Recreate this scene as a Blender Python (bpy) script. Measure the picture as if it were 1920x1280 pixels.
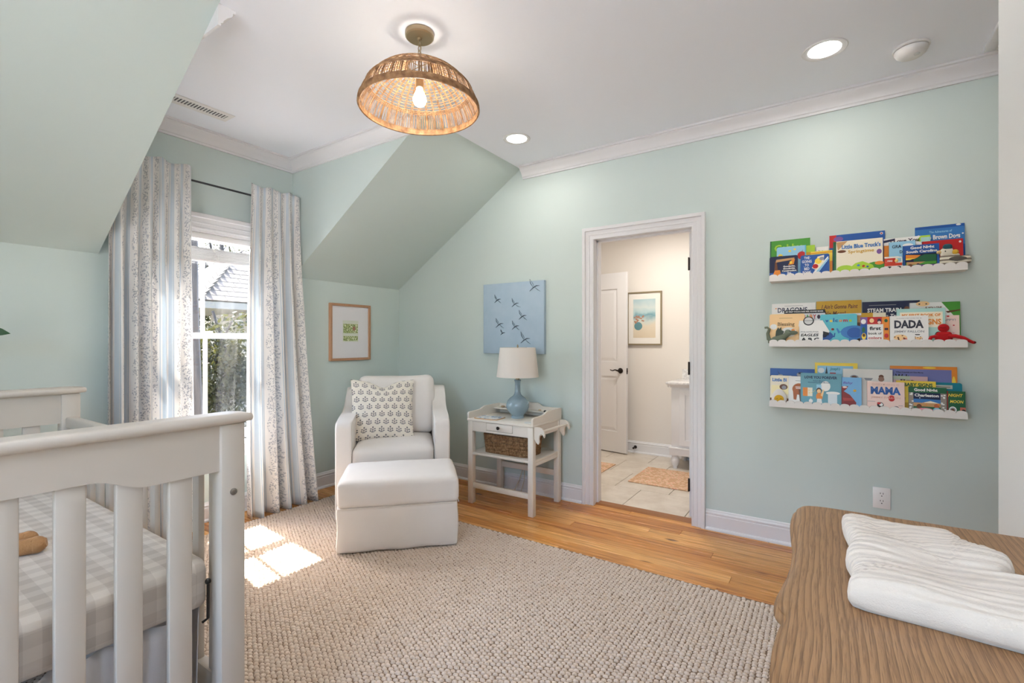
import bpy, bmesh, math, random
import numpy as np
from mathutils import Vector, Matrix
random.seed(7)
RNG = np.random.default_rng(11)
SC = bpy.context.scene
for o in list(bpy.data.objects):
    bpy.data.objects.remove(o)
COL = SC.collection
PI = math.pi

# ------------------------------------------------------------------ camera
cd = bpy.data.cameras.new('camera')
cd.sensor_width = 36.0
cd.lens = 36.0 * 895.0 / 1920.0
cd.clip_start = 0.02
cam = bpy.data.objects.new('camera', cd)
cam.location = (0, 0, 1.25)
cam.rotation_euler = (PI / 2, 0, -math.radians(56.55))
COL.objects.link(cam)
SC.camera = cam

# ------------------------------------------------------------------ world, sun, exposure
SKY_STRENGTH = 2.1
SUN_STRENGTH = 32.0
CAN_POWER = 2.3
EXPOSURE = 0.66
w = bpy.data.worlds.new('sky')
SC.world = w
w.use_nodes = True
nt = w.node_tree
sky = nt.nodes.new('ShaderNodeTexSky')
sky.sky_type = 'NISHITA'
sky.sun_disc = False
sky.sun_elevation = math.radians(54.8)
sky.sun_rotation = math.radians(8.3)
sky.dust_density = 2.5
sky.ozone_density = 1.5
bg = nt.nodes['Background']
nt.links.new(sky.outputs[0], bg.inputs[0])
bg.inputs[1].default_value = SKY_STRENGTH
sl = bpy.data.lights.new('sun', 'SUN')
sl.energy = SUN_STRENGTH
sl.angle = math.radians(0.6)
sl.color = (1.0, 0.97, 0.94)
sun = bpy.data.objects.new('sun', sl)
_d = Vector((-0.145 * 0.576, -0.99 * 0.576, -0.817))
sun.rotation_euler = _d.to_track_quat('-Z', 'Y').to_euler()
sun.location = (2.5, 9, 12)
COL.objects.link(sun)
SC.view_settings.view_transform = 'Standard'
SC.view_settings.look = 'None'
SC.view_settings.gamma = 1.0
SC.view_settings.use_curve_mapping = False
SC.view_settings.exposure = EXPOSURE
SC.cycles.use_denoising = True
SC.cycles.max_bounces = 8
SC.cycles.diffuse_bounces = 5
SC.cycles.use_adaptive_sampling = True
SC.cycles.adaptive_threshold = 0.03
SC.cycles.transparent_max_bounces = 12
SC.cycles.sample_clamp_indirect = 6.0
SC.cycles.caustics_reflective = False
SC.cycles.caustics_refractive = False

# ------------------------------------------------------------------ colour + node helpers
def L(c):
    c = c / 255.0
    return c / 12.92 if c <= 0.04045 else ((c + 0.055) / 1.055) ** 2.4
def C(r, g, b):
    return (L(r), L(g), L(b), 1.0)

class N:
    """small node-graph helper around one material"""
    def __init__(s, name):
        s.m = bpy.data.materials.new(name)
        s.m.use_nodes = True
        s.t = s.m.node_tree
        s.b = s.t.nodes['Principled BSDF']
        s.out = s.t.nodes['Material Output']
    def n(s, typ, **k):
        x = s.t.nodes.new('ShaderNode' + typ)
        for a, v in k.items():
            setattr(x, a, v)
        return x
    def l(s, a, b):
        s.t.links.new(a, b)
    def set(s, sock, v):
        if isinstance(v, bpy.types.NodeSocket):
            s.l(v, sock)
        else:
            sock.default_value = v
    def math(s, op, a, b=0.0, c=None):
        x = s.n('Math', operation=op)
        s.set(x.inputs[0], a); s.set(x.inputs[1], b)
        if c is not None:
            s.set(x.inputs[2], c)
        return x.outputs[0]
    def coord(s, which='Object', scale=(1, 1, 1), rot=(0, 0, 0)):
        tc = s.n('TexCoord'); mp = s.n('Mapping')
        mp.inputs['Scale'].default_value = scale
        mp.inputs['Rotation'].default_value = rot
        s.l(tc.outputs[which], mp.inputs[0])
        return mp.outputs[0]
    def noise(s, vec, scale, detail=3, rough=0.5):
        x = s.n('TexNoise')
        x.inputs['Scale'].default_value = scale
        x.inputs['Detail'].default_value = detail
        x.inputs['Roughness'].default_value = rough
        if vec is not None:
            s.l(vec, x.inputs['Vector'])
        return x.outputs['Fac']
    def ramp(s, fac, stops, interp='LINEAR'):
        x = s.n('ValToRGB')
        x.color_ramp.interpolation = interp
        e = x.color_ramp.elements
        while len(e) < len(stops):
            e.new(0.5)
        for i, (p, c) in enumerate(stops):
            e[i].position = p
            e[i].color = c if len(c) == 4 else (*c, 1)
        s.set(x.inputs[0], fac)
        return x.outputs[0]
    def mix(s, fac, a, b, mode='MIX'):
        x = s.n('Mix', data_type='RGBA', blend_type=mode)
        s.set(x.inputs['Factor'], fac)
        s.set(x.inputs[6], a); s.set(x.inputs[7], b)
        return x.outputs[2]
    def bump(s, h, strength=0.2, dist=0.01):
        x = s.n('Bump')
        x.inputs['Strength'].default_value = strength
        x.inputs['Distance'].default_value = dist
        s.l(h, x.inputs['Height'])
        s.l(x.outputs[0], s.b.inputs['Normal'])
    def base(s, col, rough=0.5, metal=0.0, spec=0.5):
        s.set(s.b.inputs['Base Color'], col)
        s.set(s.b.inputs['Roughness'], rough)
        s.b.inputs['Metallic'].default_value = metal
        s.b.inputs['Specular IOR Level'].default_value = spec
        return s

_cache = {}
def flat(r, g, b, rough=0.55, metal=0.0, spec=0.4):
    k = (r, g, b, rough, metal, spec)
    if k not in _cache:
        _cache[k] = N('paint_%02x%02x%02x' % (r, g, b)).base(C(r, g, b), rough, metal, spec).m
    return _cache[k]

def fabric(name, col, scale=900.0, bump=0.25, var=0.06, rough=0.9):
    s = N(name)
    v = s.coord('Object')
    a = s.noise(v, 6, 3)
    c2 = tuple(max(0, x * (1 - var * 2)) for x in col[:3]) + (1,)
    s.base(s.mix(a, col, c2), rough, 0, 0.2)
    w1 = s.noise(v, scale, 1)
    s.bump(w1, bump, 0.002)
    s.b.inputs['Sheen Weight'].default_value = 0.15
    return s.m

# wall paint
def wallpaint(name, col):
    s = N(name)
    v = s.coord('Object')
    s.base(col, 0.62, 0, 0.3)
    s.bump(s.noise(v, 220, 2), 0.05, 0.002)
    return s.m
WALL = wallpaint('aqua_wall_paint', C(201, 213, 208))
CEIL = wallpaint('white_ceiling_paint', C(241, 244, 250))
BATHW = wallpaint('bathroom_wall_paint', C(228, 222, 214))
NEARW = wallpaint('off_white_wall_paint', C(222, 223, 222))
TRIM = N('white_trim_gloss').base(C(226, 225, 225), 0.35, 0, 0.5).m
WHITE = N('white_lacquer').base(C(232, 230, 227), 0.4).m
SHELFW = N('white_shelf_lacquer').base(C(228, 224, 220), 0.45).m
CRIB = N('greige_white_crib_paint').base(C(193, 184, 171), 0.38).m
DESK = N('cream_white_furniture_paint').base(C(226, 219, 207), 0.5).m
BRONZE = N('dark_bronze').base(C(48, 40, 36), 0.38, 0.7).m
BRASS = N('brushed_antique_brass').base(C(176, 158, 128), 0.32, 0.95).m
STEEL = N('dark_steel').base(C(70, 72, 74), 0.3, 0.9).m
DARK = flat(40, 38, 36)

# floor planks: one colour per object
def plank_mat():
    s = N('heart_pine_plank')
    oi = s.n('ObjectInfo')
    g = s.coord('Object', (34, 1.6, 1))
    add = s.n('VectorMath', operation='ADD')
    s.l(g, add.inputs[0])
    cmb = s.n('CombineXYZ')
    s.l(s.math('MULTIPLY', oi.outputs['Random'], 93.0), cmb.inputs[0])
    s.l(s.math('MULTIPLY', oi.outputs['Random'], 41.0), cmb.inputs[1])
    s.l(cmb.outputs[0], add.inputs[1])
    gr = s.noise(add.outputs[0], 1.3, 5, 0.6)
    base = s.ramp(oi.outputs['Random'], [(0.0, C(184, 116, 56)), (0.3, C(212, 148, 78)), (0.55, C(226, 168, 98)), (0.8, C(202, 134, 66)), (1.0, C(232, 178, 110))])
    dk = s.ramp(gr, [(0.35, (0.55, 0.48, 0.42, 1)), (0.5, (0.92, 0.9, 0.88, 1)), (0.65, (1.08, 1.06, 1.04, 1))])
    col = s.mix(1.0, base, dk, 'MULTIPLY')
    k = s.coord('Object', (9, 3.2, 1))
    add2 = s.n('VectorMath', operation='ADD')
    s.l(k, add2.inputs[0]); s.l(cmb.outputs[0], add2.inputs[1])
    vo = s.n('TexVoronoi'); vo.inputs['Scale'].default_value = 0.75
    s.l(add2.outputs[0], vo.inputs['Vector'])
    kn = s.ramp(vo.outputs['Distance'], [(0.0, (1, 1, 1, 1)), (0.06, (1, 1, 1, 1)), (0.13, (0, 0, 0, 1))])
    col = s.mix(s.math('MULTIPLY', kn, 0.85), col, C(70, 34, 14))
    s.base(col, s.ramp(gr, [(0, (0.2, 0.2, 0.2, 1)), (1, (0.32, 0.32, 0.32, 1))]), 0, 0.5)
    s.bump(gr, 0.05, 0.003)
    return s.m
PLANK = plank_mat()

def oak_mat():
    s = N('oak_dresser_wood')
    v = s.coord('Object', (1, 1, 1))
    wv = s.n('TexWave', wave_type='BANDS', bands_direction='Y', wave_profile='SAW')
    wv.inputs['Scale'].default_value = 30.0
    wv.inputs['Distortion'].default_value = 9.0
    wv.inputs['Detail'].default_value = 2.0
    wv.inputs['Detail Scale'].default_value = 0.35
    wv.inputs['Detail Roughness'].default_value = 0.45
    s.l(s.coord('Object', (0.32, 1.0, 1)), wv.inputs['Vector'])
    fine = s.noise(s.coord('Object', (16, 520, 30)), 1.0, 3, 0.65)
    big = s.noise(v, 2.2, 3)
    c = s.ramp(wv.outputs['Fac'], [(0.0, C(108, 78, 50)), (0.16, C(140, 104, 70)), (0.45, C(160, 122, 84)), (1.0, C(166, 127, 88))])
    c = s.mix(s.ramp(fine, [(0.36, (0.8, 0.8, 0.8, 1)), (0.52, (0, 0, 0, 1))]), c, C(104, 74, 47))
    c = s.mix(s.math('MULTIPLY', big, 0.35), c, C(132, 100, 70))
    s.base(c, 0.42, 0, 0.45)
    s.bump(fine, 0.12, 0.001)
    return s.m
OAK = oak_mat()

def rug_mat():
    s = N('chunky_wool_rug')
    v = s.coord('Object')
    a = s.noise(v, 260, 3, 0.6)
    b = s.noise(v, 5.0, 4, 0.6)
    c = s.noise(v, 45.0, 2)
    col = s.mix(b, C(200, 181, 161), C(211, 195, 179))
    col = s.mix(s.ramp(c, [(0.5, (0, 0, 0, 1)), (0.75, (0.7, 0.7, 0.7, 1))]), col, C(192, 168, 142))
    col = s.mix(s.math('MULTIPLY', a, 0.3), col, C(228, 216, 204))
    s.base(col, 0.95, 0, 0.1)
    s.bump(a, 0.4, 0.002)
    return s.m
RUG = rug_mat()
RUGBASE = flat(132, 112, 94, 0.95)

LINEN = fabric('oatmeal_white_linen', C(233, 227, 220), 700, 0.3, 0.04)
KNIT = None

def curtain_mat():
    s = N('striped_floral_curtain_cotton')
    uv = s.n('UVMap'); sep = s.n('SeparateXYZ')
    s.l(uv.outputs[0], sep.inputs[0])
    f = s.math('FRACT', s.math('DIVIDE', sep.outputs[0], 0.150))
    W_, BL, BD = C(243, 240, 236), C(216, 224, 230), C(184, 202, 218)
    stripes = s.ramp(f, [(0.0, W_), (0.52, W_), (0.54, BD), (0.57, W_), (0.66, BL), (0.76, BL), (0.86, W_), (0.885, BD), (0.915, W_)], 'CONSTANT')
    vec = s.n('CombineXYZ'); s.l(sep.outputs[0], vec.inputs[0]); s.l(sep.outputs[1], vec.inputs[1])
    vo = s.n('TexVoronoi', feature='F1'); vo.inputs['Scale'].default_value = 95.0
    s.l(vec.outputs[0], vo.inputs['Vector'])
    nz = s.noise(vec.outputs[0], 38, 2)
    fl = s.math('MULTIPLY', s.math('LESS_THAN', vo.outputs['Distance'], 0.46), s.math('GREATER_THAN', nz, 0.40))
    wob = s.math('MULTIPLY', s.math('SINE', s.math('MULTIPLY', sep.outputs[1], 42.0)), 0.05)
    ff = s.math('ADD', f, wob)
    band = s.math('MULTIPLY', s.math('GREATER_THAN', ff, 0.08), s.math('LESS_THAN', ff, 0.44))
    col = s.mix(s.math('MULTIPLY', s.math('MULTIPLY', fl, band), 0.55), stripes, C(138, 144, 158))
    s.base(col, 0.9, 0, 0.15)
    s.bump(s.noise(s.coord('Object'), 800, 1), 0.15, 0.001)
    tr = s.n('BsdfTranslucent'); s.l(col, tr.inputs[0])
    mx = s.n('MixShader'); mx.inputs[0].default_value = 0.2
    s.l(s.b.outputs[0], mx.inputs[1]); s.l(tr.outputs[0], mx.inputs[2]); s.l(mx.outputs[0], s.out.inputs[0])
    return s.m
CURTAIN = curtain_mat()

def cushion_mat():
    s = N('block_print_cushion_cotton')
    uv = s.n('UVMap'); sep = s.n('SeparateXYZ'); s.l(uv.outputs[0], sep.inputs[0])
    U, V = sep.outputs[0], sep.outputs[1]
    py, px = 0.062, 0.067
    row = s.math('FLOOR', s.math('DIVIDE', V, py))
    odd = s.math('MODULO', s.math('ABSOLUTE', row), 2.0)
    u2 = s.math('ADD', s.math('DIVIDE', U, px), s.math('MULTIPLY', odd, 0.5))
    a = s.math('SUBTRACT', s.math('FRACT', u2), 0.5)
    b = s.math('SUBTRACT', s.math('FRACT', s.math('DIVIDE', V, py)), 0.5)
    m = None
    for (cx, cy, rx, ry) in [(0, .30, .10, .14), (-.22, .10, .12, .09), (.22, .10, .12, .09), (-.24, -.14, .13, .09), (.24, -.14, .13, .09), (0, .02, .09, .10), (-.10, -.28, .12, .06), (.10, -.28, .12, .06), (0, -.16, .05, .24)]:
        dx = s.math('DIVIDE', s.math('SUBTRACT', a, cx), rx)
        dy = s.math('DIVIDE', s.math('SUBTRACT', b, cy), ry)
        d = s.math('ADD', s.math('MULTIPLY', dx, dx), s.math('MULTIPLY', dy, dy))
        k = s.math('LESS_THAN', d, 0.8)
        m = k if m is None else s.math('MAXIMUM', m, k)
    nz = s.noise(s.coord('Object'), 120, 2)
    m = s.math('MULTIPLY', m, s.math('MULTIPLY_ADD', nz, 0.6, 0.55))
    s.base(s.mix(m, C(230, 222, 208), C(98, 98, 104)), 0.9, 0, 0.2)
    s.bump(s.noise(s.coord('Object'), 900, 1), 0.2, 0.001)
    return s.m
CUSHION = cushion_mat()

def gingham_mat():
    s = N('greige_gingham_sheet')
    sep = s.n('SeparateXYZ'); s.l(s.coord('Object'), sep.inputs[0])
    def st(x, p):
        return s.math('LESS_THAN', s.math('FRACT', s.math('DIVIDE', x, p)), 0.5)
    sx, sy, sz = st(sep.outputs[0], .06), st(sep.outputs[1], .06), st(sep.outputs[2], .06)
    m = s.math('MULTIPLY', s.math('ADD', s.math('ADD', sx, sy), s.math('MULTIPLY', sz, 0.7)), 0.3)
    s.base(s.mix(m, C(226, 220, 212), C(186, 178, 170)), 0.9, 0, 0.2)
    return s.m
GINGHAM = gingham_mat()

def basket_mat():
    s = N('seagrass_basket')
    v = s.coord('Object')
    a = s.noise(v, 60, 4, 0.6)
    s.base(s.ramp(a, [(0.3, C(92, 66, 44)), (0.5, C(142, 108, 76)), (0.7, C(176, 142, 104))]), 0.8, 0, 0.2)
    s.bump(s.noise(s.coord('Object', (1, 1, 6)), 160, 2), 0.4, 0.003)
    return s.m
BASKET = basket_mat()

def reed_mat():
    s = N('rattan_reed')
    a = s.noise(s.coord('Object'), 40, 3)
    col = s.ramp(a, [(0.3, C(112, 80, 52)), (0.55, C(154, 118, 82)), (0.75, C(182, 148, 110))])
    s.base(col, 0.6, 0, 0.3)
    return s.m
REED = reed_mat()

def emit(name, col, st):
    s = N(name)
    s.b.inputs['Base Color'].default_value = col
    s.b.inputs['Emission Color'].default_value = col
    s.b.inputs['Emission Strength'].default_value = st
    return s.m

def glass_mat():
    s = N('window_glass')
    tr = s.n('BsdfTransparent'); gl = s.n('BsdfGlossy'); gl.inputs['Roughness'].default_value = 0.0
    lw_ = s.n('LayerWeight'); fr = s.n('Math', operation='MULTIPLY_ADD'); fr.inputs[1].default_value = 0.45; fr.inputs[2].default_value = 0.025
    s.l(s.math('POWER', lw_.outputs['Facing'], 4.0), fr.inputs[0])
    mx = s.n('MixShader')
    s.l(fr.outputs[0], mx.inputs[0]); s.l(tr.outputs[0], mx.inputs[1]); s.l(gl.outputs[0], mx.inputs[2])
    s.l(mx.outputs[0], s.out.inputs[0])
    return s.m
GLASS = glass_mat()

def marble_mat():
    s = N('white_marble')
    a = s.noise(s.coord('Object'), 14, 6, 0.7)
    s.base(s.ramp(a, [(0.4, C(236, 234, 232)), (0.55, C(205, 203, 202)), (0.62, C(238, 236, 234))]), 0.2)
    return s.m
MARBLE = marble_mat()

def tile_mat():
    s = N('beige_floor_tile')
    a = s.noise(s.coord('Object'), 5, 5, 0.6)
    s.base(s.ramp(a, [(0.35, C(200, 188, 172)), (0.65, C(222, 213, 200))]), 0.35)
    return s.m
TILE = tile_mat()

def bathrug_mat():
    s = N('faded_coral_rug')
    v = s.coord('Object')
    vo = s.n('TexVoronoi', distance='MANHATTAN'); vo.inputs['Scale'].default_value = 26; s.l(v, vo.inputs['Vector'])
    a = s.noise(v, 30, 3)
    col = s.ramp(vo.outputs['Distance'], [(0.15, C(206, 128, 96)), (0.4, C(226, 170, 140)), (0.62, C(222, 200, 170)), (0.8, C(196, 150, 110))])
    s.base(s.mix(s.math('MULTIPLY', a, 0.5), col, C(226, 196, 168)), 0.95)
    return s.m
BATHRUG = bathrug_mat()

# ------------------------------------------------------------------ mesh helpers
class B:
    def __init__(s):
        s.bm = bmesh.new(); s.mi = 0; s.uv = None
    def _fin(s, faces):
        for f in faces:
            f.material_index = s.mi
        return faces
    def raw(s, vs, fs, M=None):
        bv = [s.bm.verts.new(M @ Vector(v) if M else v) for v in vs]
        out = []
        for f in fs:
            try:
                out.append(s.bm.faces.new([bv[i] for i in f]))
            except ValueError:
                pass
        return s._fin(out)
    def box(s, a, b, bev=0.0, seg=2, M=None):
        x0, x1 = sorted((a[0], b[0])); y0, y1 = sorted((a[1], b[1])); z0, z1 = sorted((a[2], b[2]))
        vs = [(x0, y0, z0), (x1, y0, z0), (x1, y1, z0), (x0, y1, z0), (x0, y0, z1), (x1, y0, z1), (x1, y1, z1), (x0, y1, z1)]
        fs = [(0, 3, 2, 1), (4, 5, 6, 7), (0, 1, 5, 4), (1, 2, 6, 5), (2, 3, 7, 6), (3, 0, 4, 7)]
        f = s.raw(vs, fs, M)
        if bev > 0:
            es = list({e for q in f for e in q.edges})
            r = bmesh.ops.bevel(s.bm, geom=es, offset=bev, segments=seg, profile=0.5, affect='EDGES')
            s._fin(r['faces'])
        return s
    def prism(s, poly, axis, lo, hi, M=None):
        n = len(poly)
        def P(p, h):
            return {'x': (h, p[0], p[1]), 'y': (p[0], h, p[1]), 'z': (p[0], p[1], h)}[axis]
        vs = [P(p, lo) for p in poly] + [P(p, hi) for p in poly]
        fs = [tuple(range(n)), tuple(range(2 * n - 1, n - 1, -1))] + [(i, n + i, n + (i + 1) % n, (i + 1) % n) for i in range(n)]
        s.raw(vs, fs, M)
        return s
    def lathe(s, prof, n=24, at=(0, 0, 0), M=None, sx=1.0, sy=1.0):
        vs = []; fs = []
        for (r, z) in prof:
            for k in range(n):
                a = 2 * PI * k / n
                vs.append((at[0] + sx * r * math.cos(a), at[1] + sy * r * math.sin(a), at[2] + z))
        m = len(prof)
        for i in range(m - 1):
            for k in range(n):
                k2 = (k + 1) % n
                fs.append((i * n + k, i * n + k2, (i + 1) * n + k2, (i + 1) * n + k))
        if prof[0][0] > 1e-6:
            fs.append(tuple(range(n - 1, -1, -1)))
        if prof[-1][0] > 1e-6:
            fs.append(tuple((m - 1) * n + k for k in range(n)))
        s.raw(vs, fs, M)
        return s
    def tube(s, pts, r, n=8, closed=False, M=None, r2=None):
        pts = [Vector(p) for p in pts]
        m = len(pts); vs = []; fs = []
        up = None
        for i, p in enumerate(pts):
            if closed:
                t = pts[(i + 1) % m] - pts[i - 1]
            else:
                t = pts[min(i + 1, m - 1)] - pts[max(i - 1, 0)]
            t.normalize()
            if up is None:
                up = Vector((0, 0, 1)) if abs(t.z) < 0.9 else Vector((1, 0, 0))
            a = t.cross(up)
            if a.length < 1e-6:
                a = t.cross(Vector((0.3, 1, 0.2)))
            a.normalize(); b = a.cross(t).normalized(); up = b
            rr = r[i] if isinstance(r, (list, tuple)) else r
            for k in range(n):
                q = 2 * PI * k / n
                vs.append(p + a * (rr * math.cos(q)) + b * ((r2 or rr) * math.sin(q)))
        for i in range(m if closed else m - 1):
            j = (i + 1) % m
            for k in range(n):
                k2 = (k + 1) % n
                fs.append((i * n + k, i * n + k2, j * n + k2, j * n + k))
        if not closed:
            fs.append(tuple(range(n - 1, -1, -1))); fs.append(tuple((m - 1) * n + k for k in range(n)))
        s.raw(vs, fs, M)
        return s
    def ball(s, c, r, n=14, m=10, M=None):
        if not isinstance(r, (tuple, list)):
            r = (r, r, r)
        vs = [(c[0], c[1], c[2] - r[2])]; fs = []
        for i in range(1, m):
            a = -PI / 2 + PI * i / m
            for k in range(n):
                q = 2 * PI * k / n
                vs.append((c[0] + r[0] * math.cos(a) * math.cos(q), c[1] + r[1] * math.cos(a) * math.sin(q), c[2] + r[2] * math.sin(a)))
        vs.append((c[0], c[1], c[2] + r[2]))
        T = len(vs) - 1
        for k in range(n):
            k2 = (k + 1) % n
            fs.append((0, 1 + k2, 1 + k))
            for i in range(m - 2):
                a0 = 1 + i * n
                fs.append((a0 + k, a0 + k2, a0 + n + k2, a0 + n + k))
            fs.append((1 + (m - 2) * n + k, 1 + (m - 2) * n + k2, T))
        s.raw(vs, fs, M)
        return s
    def soft(s, a, b, r=0.03, puff=(0, 0, 0), n=14, M=None, wob=0.0, seed=0):
        """rounded, slightly bulging cushion block between corners a and b"""
        a = Vector(a); b = Vector(b); c = (a + b) / 2; h = (b - a) / 2
        q = bmesh.new()
        bmesh.ops.create_cube(q, size=2.0)
        bmesh.ops.subdivide_edges(q, edges=q.edges[:], cuts=n - 1, use_grid_fill=True)
        rr = min(r, h.x, h.y, h.z)
        for v in q.verts:
            p = [max(-1, min(1, t)) for t in v.co]
            g = [math.copysign(1 - (1 - abs(t)) ** 1.35, t) for t in p]      # finer near the edges
            P0 = Vector((g[0] * h.x, g[1] * h.y, g[2] * h.z))
            inner = Vector([max(-(h[i] - rr), min(h[i] - rr, P0[i])) for i in range(3)])
            d = P0 - inner
            if d.length > 1e-9:
                d = d.normalized() * rr
            P1 = inner + d
            u = [P1[i] / h[i] for i in range(3)]
            for i in range(3):
                j, k = (i + 1) % 3, (i + 2) % 3
                P1[i] += puff[i] * u[i] * (1 - u[j] ** 2) * (1 - u[k] ** 2)
            if wob:
                P1 += Vector((math.sin(P1.y * 23 + seed) + math.sin(P1.z * 31 + seed * 2), math.sin(P1.x * 27 + seed) + math.sin(P1.z * 19), math.sin(P1.x * 21 + seed) * 0.8 + math.sin(P1.y * 17 + seed))) * wob
            v.co = (M @ (c + P1)) if M else (c + P1)
        q.verts.index_update()
        s.raw([v.co.copy() for v in q.verts], [[v.index for v in f.verts] for f in q.faces])
        q.free()
        return s
    def make(s, name, mats, parent=None, smooth=35, M=None):
        bm = s.bm
        bmesh.ops.recalc_face_normals(bm, faces=bm.faces[:])
        me = bpy.data.meshes.new(name)
        bm.to_mesh(me); bm.free()
        for m in (mats if isinstance(mats, (list, tuple)) else [mats]):
            me.materials.append(m)
        if smooth:
            me.shade_smooth()
            me.set_sharp_from_angle(angle=math.radians(smooth))
        o = bpy.data.objects.new(name, me)
        if M is not None:
            o.matrix_local = M
        COL.objects.link(o)
        if parent is not None:
            o.parent = parent
        return o

def tag(o, label, cat, group=None):
    o['label'] = label; o['category'] = cat
    if group:
        o['group'] = group
    return o
def empty(name, loc=(0, 0, 0), rz=0.0, label=None, cat=None, group=None, M=None):
    o = bpy.data.objects.new(name, None)
    o.empty_display_size = 0.05
    if M is not None:
        o.matrix_world = M
    else:
        o.location = loc; o.rotation_euler = (0, 0, rz)
    COL.objects.link(o)
    if label:
        tag(o, label, cat, group)
    return o
def struct(o):
    o['kind'] = 'structure'
    return o
def stuff(o):
    o['kind'] = 'stuff'
    return o
def link_copy(o, parent=None):
    c = o.copy(); COL.objects.link(c)
    if parent is not None:
        c.parent = parent
    return c
def copy_tree(o, parent=None):
    c = link_copy(o, parent)
    for ch in list(o.children):
        copy_tree(ch, c)
    return c
def uvgrid(name, f, nu, nv, mats, parent=None, thick=0.0, closed=False):
    """surface of nu x nv quads from f(i/nu, j/nv) -> (xyz, uv)"""
    vs = []; uvs = []; fs = []
    for j in range(nv + 1):
        for i in range(nu + 1):
            p, t = f(i / nu, j / nv)
            vs.append(p); uvs.append(t)
    for j in range(nv):
        for i in range(nu):
            a = j * (nu + 1) + i
            fs.append((a, a + 1, a + nu + 2, a + nu + 1))
    me = bpy.data.meshes.new(name)
    me.from_pydata(vs, [], fs)
    lay = me.uv_layers.new(name='UVMap')
    for lp in me.loops:
        lay.data[lp.index].uv = uvs[lp.vertex_index]
    me.materials.append(mats)
    me.shade_smooth()
    o = bpy.data.objects.new(name, me)
    COL.objects.link(o)
    if parent is not None:
        o.parent = parent
    if thick:
        md = o.modifiers.new('thickness', 'SOLIDIFY'); md.thickness = thick; md.offset = 0
    return o
def text_mesh(name, body, size, mat, parent, M, bold=0.0, shear=0.0, width=None, align='CENTER'):
    cu = bpy.data.curves.new(name, 'FONT')
    cu.body = body; cu.size = size; cu.align_x = align; cu.align_y = 'CENTER'
    cu.offset = bold * size; cu.shear = shear; cu.resolution_u = 2; cu.extrude = 0.0
    t = bpy.data.objects.new(name, cu)
    COL.objects.link(t)
    dg = bpy.context.evaluated_depsgraph_get()
    me = bpy.data.meshes.new_from_object(t.evaluated_get(dg))
    bpy.data.objects.remove(t); bpy.data.curves.remove(cu)
    if width and len(me.vertices):
        xs = [v.co.x for v in me.vertices]
        k = width / max(1e-6, max(xs) - min(xs))
        mid = (max(xs) + min(xs)) / 2
        for v in me.vertices:
            v.co.x = (v.co.x - mid) * k
    me.name = name
    me.materials.clear(); me.materials.append(mat)
    o = bpy.data.objects.new(name, me)
    COL.objects.link(o); o.parent = parent
    o.matrix_local = M
    return o
# ------------------------------------------------------------------ room shell
D, E, HC = 3.39, 3.607, 2.70        # right wall X, back wall Y, ceiling height
KZ, SY = 1.77, 2.154                # knee wall height, Y where the slopes meet the ceiling
XL, XR = 1.01, 2.243                # dormer cheeks
X0, Y0R = -1.3, -2.3                # far ends behind the camera
WX0, WX1, WZ0, WZ1 = 1.21, 2.03, 0.53, 2.022    # window opening
DY0, DY1, DZ = 0.770, 1.487, 2.027              # bathroom door opening

b = B(); b.box((X0 - .15, Y0R - .15, -.2), (D + .12, E + .15, -.012))
struct(b.make('floor', flat(110, 70, 38), smooth=0))
floor = bpy.data.objects['floor']
# planks
pb = B(); pb.box((0, 0, -.012), (1, 1, 0), 0.0)
PW = .083
def plank_mesh(length):
    q = B(); q.box((-PW / 2 + .0006, -length / 2 + .0006, -.014), (PW / 2 - .0006, length / 2 - .0006, 0), .0012, 1)
    o = q.make('plank', PLANK, smooth=0)
    me = o.data
    bpy.data.objects.remove(o)
    return me
LENS = [0.9, 1.25, 1.6, 2.0, 2.5]
PM = [plank_mesh(l) for l in LENS]
x = D + .12 - PW / 2
while x > X0:
    y = E + .02 + random.uniform(0, .8)
    while y > Y0R:
        k = random.randrange(5)
        yc = y - LENS[k] / 2
        o = bpy.data.objects.new('plank', PM[k])
        o.location = (x, yc, 0)
        COL.objects.link(o); o.parent = floor
        y -= LENS[k]
    x -= PW
pb.bm.free()

# ceiling: main part and dormer part
b = B()
b.box((X0 - .12, Y0R - .12, HC), (D + .12, SY, HC + .1))
b.box((XL, SY, HC), (XR, E + .14, HC + .1))
struct(b.make('ceiling', CEIL, smooth=0))
# slopes
def slope(name, xa, xb):
    q = B()
    q.prism([(E, KZ), (SY, HC), (SY, HC + .1), (E + .14, KZ + .10), (E + .14, KZ)], 'x', xa, xb)
    return struct(q.make(name, WALL, smooth=0))
slope('ceiling_slope_left', X0 - .12, XL)
slope('ceiling_slope_right', XR, D + .12)
# dormer cheeks
for nm, xa, xb in (('wall_dormer_left', XL - .08, XL), ('wall_dormer_right', XR, XR + .08)):
    q = B(); q.prism([(SY + .1712, HC), (E, 1.9515), (E, HC)], 'x', xa, xb)
    struct(q.make(nm, WALL, smooth=0))
# back wall with window hole
b = B()
T = .14
for a, c in (((X0 - .12, E, -.2), (WX0, E + T, KZ)), ((WX1, E, -.2), (D + .12, E + T, KZ)), ((WX0, E, -.2), (WX1, E + T, WZ0)),
             ((XL - .08, E, KZ), (WX0, E + T, HC + .1)), ((WX1, E, KZ), (XR + .08, E + T, HC + .1)), ((WX0, E, WZ1), (WX1, E + T, HC + .1))):
    b.box(a, c)
struct(b.make('wall_back', WALL, smooth=0))
# right wall with door hole
b = B()
for a, c in (((D, DY1 + .018, -.2), (D + .12, E, HC)), ((D, Y0R, -.2), (D + .12, DY0 - .018, HC)), ((D, DY0 - .018, DZ + .018), (D + .12, DY1 + .018, HC))):
    b.box(a, c)
struct(b.make('wall_right', WALL, smooth=0))
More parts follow.
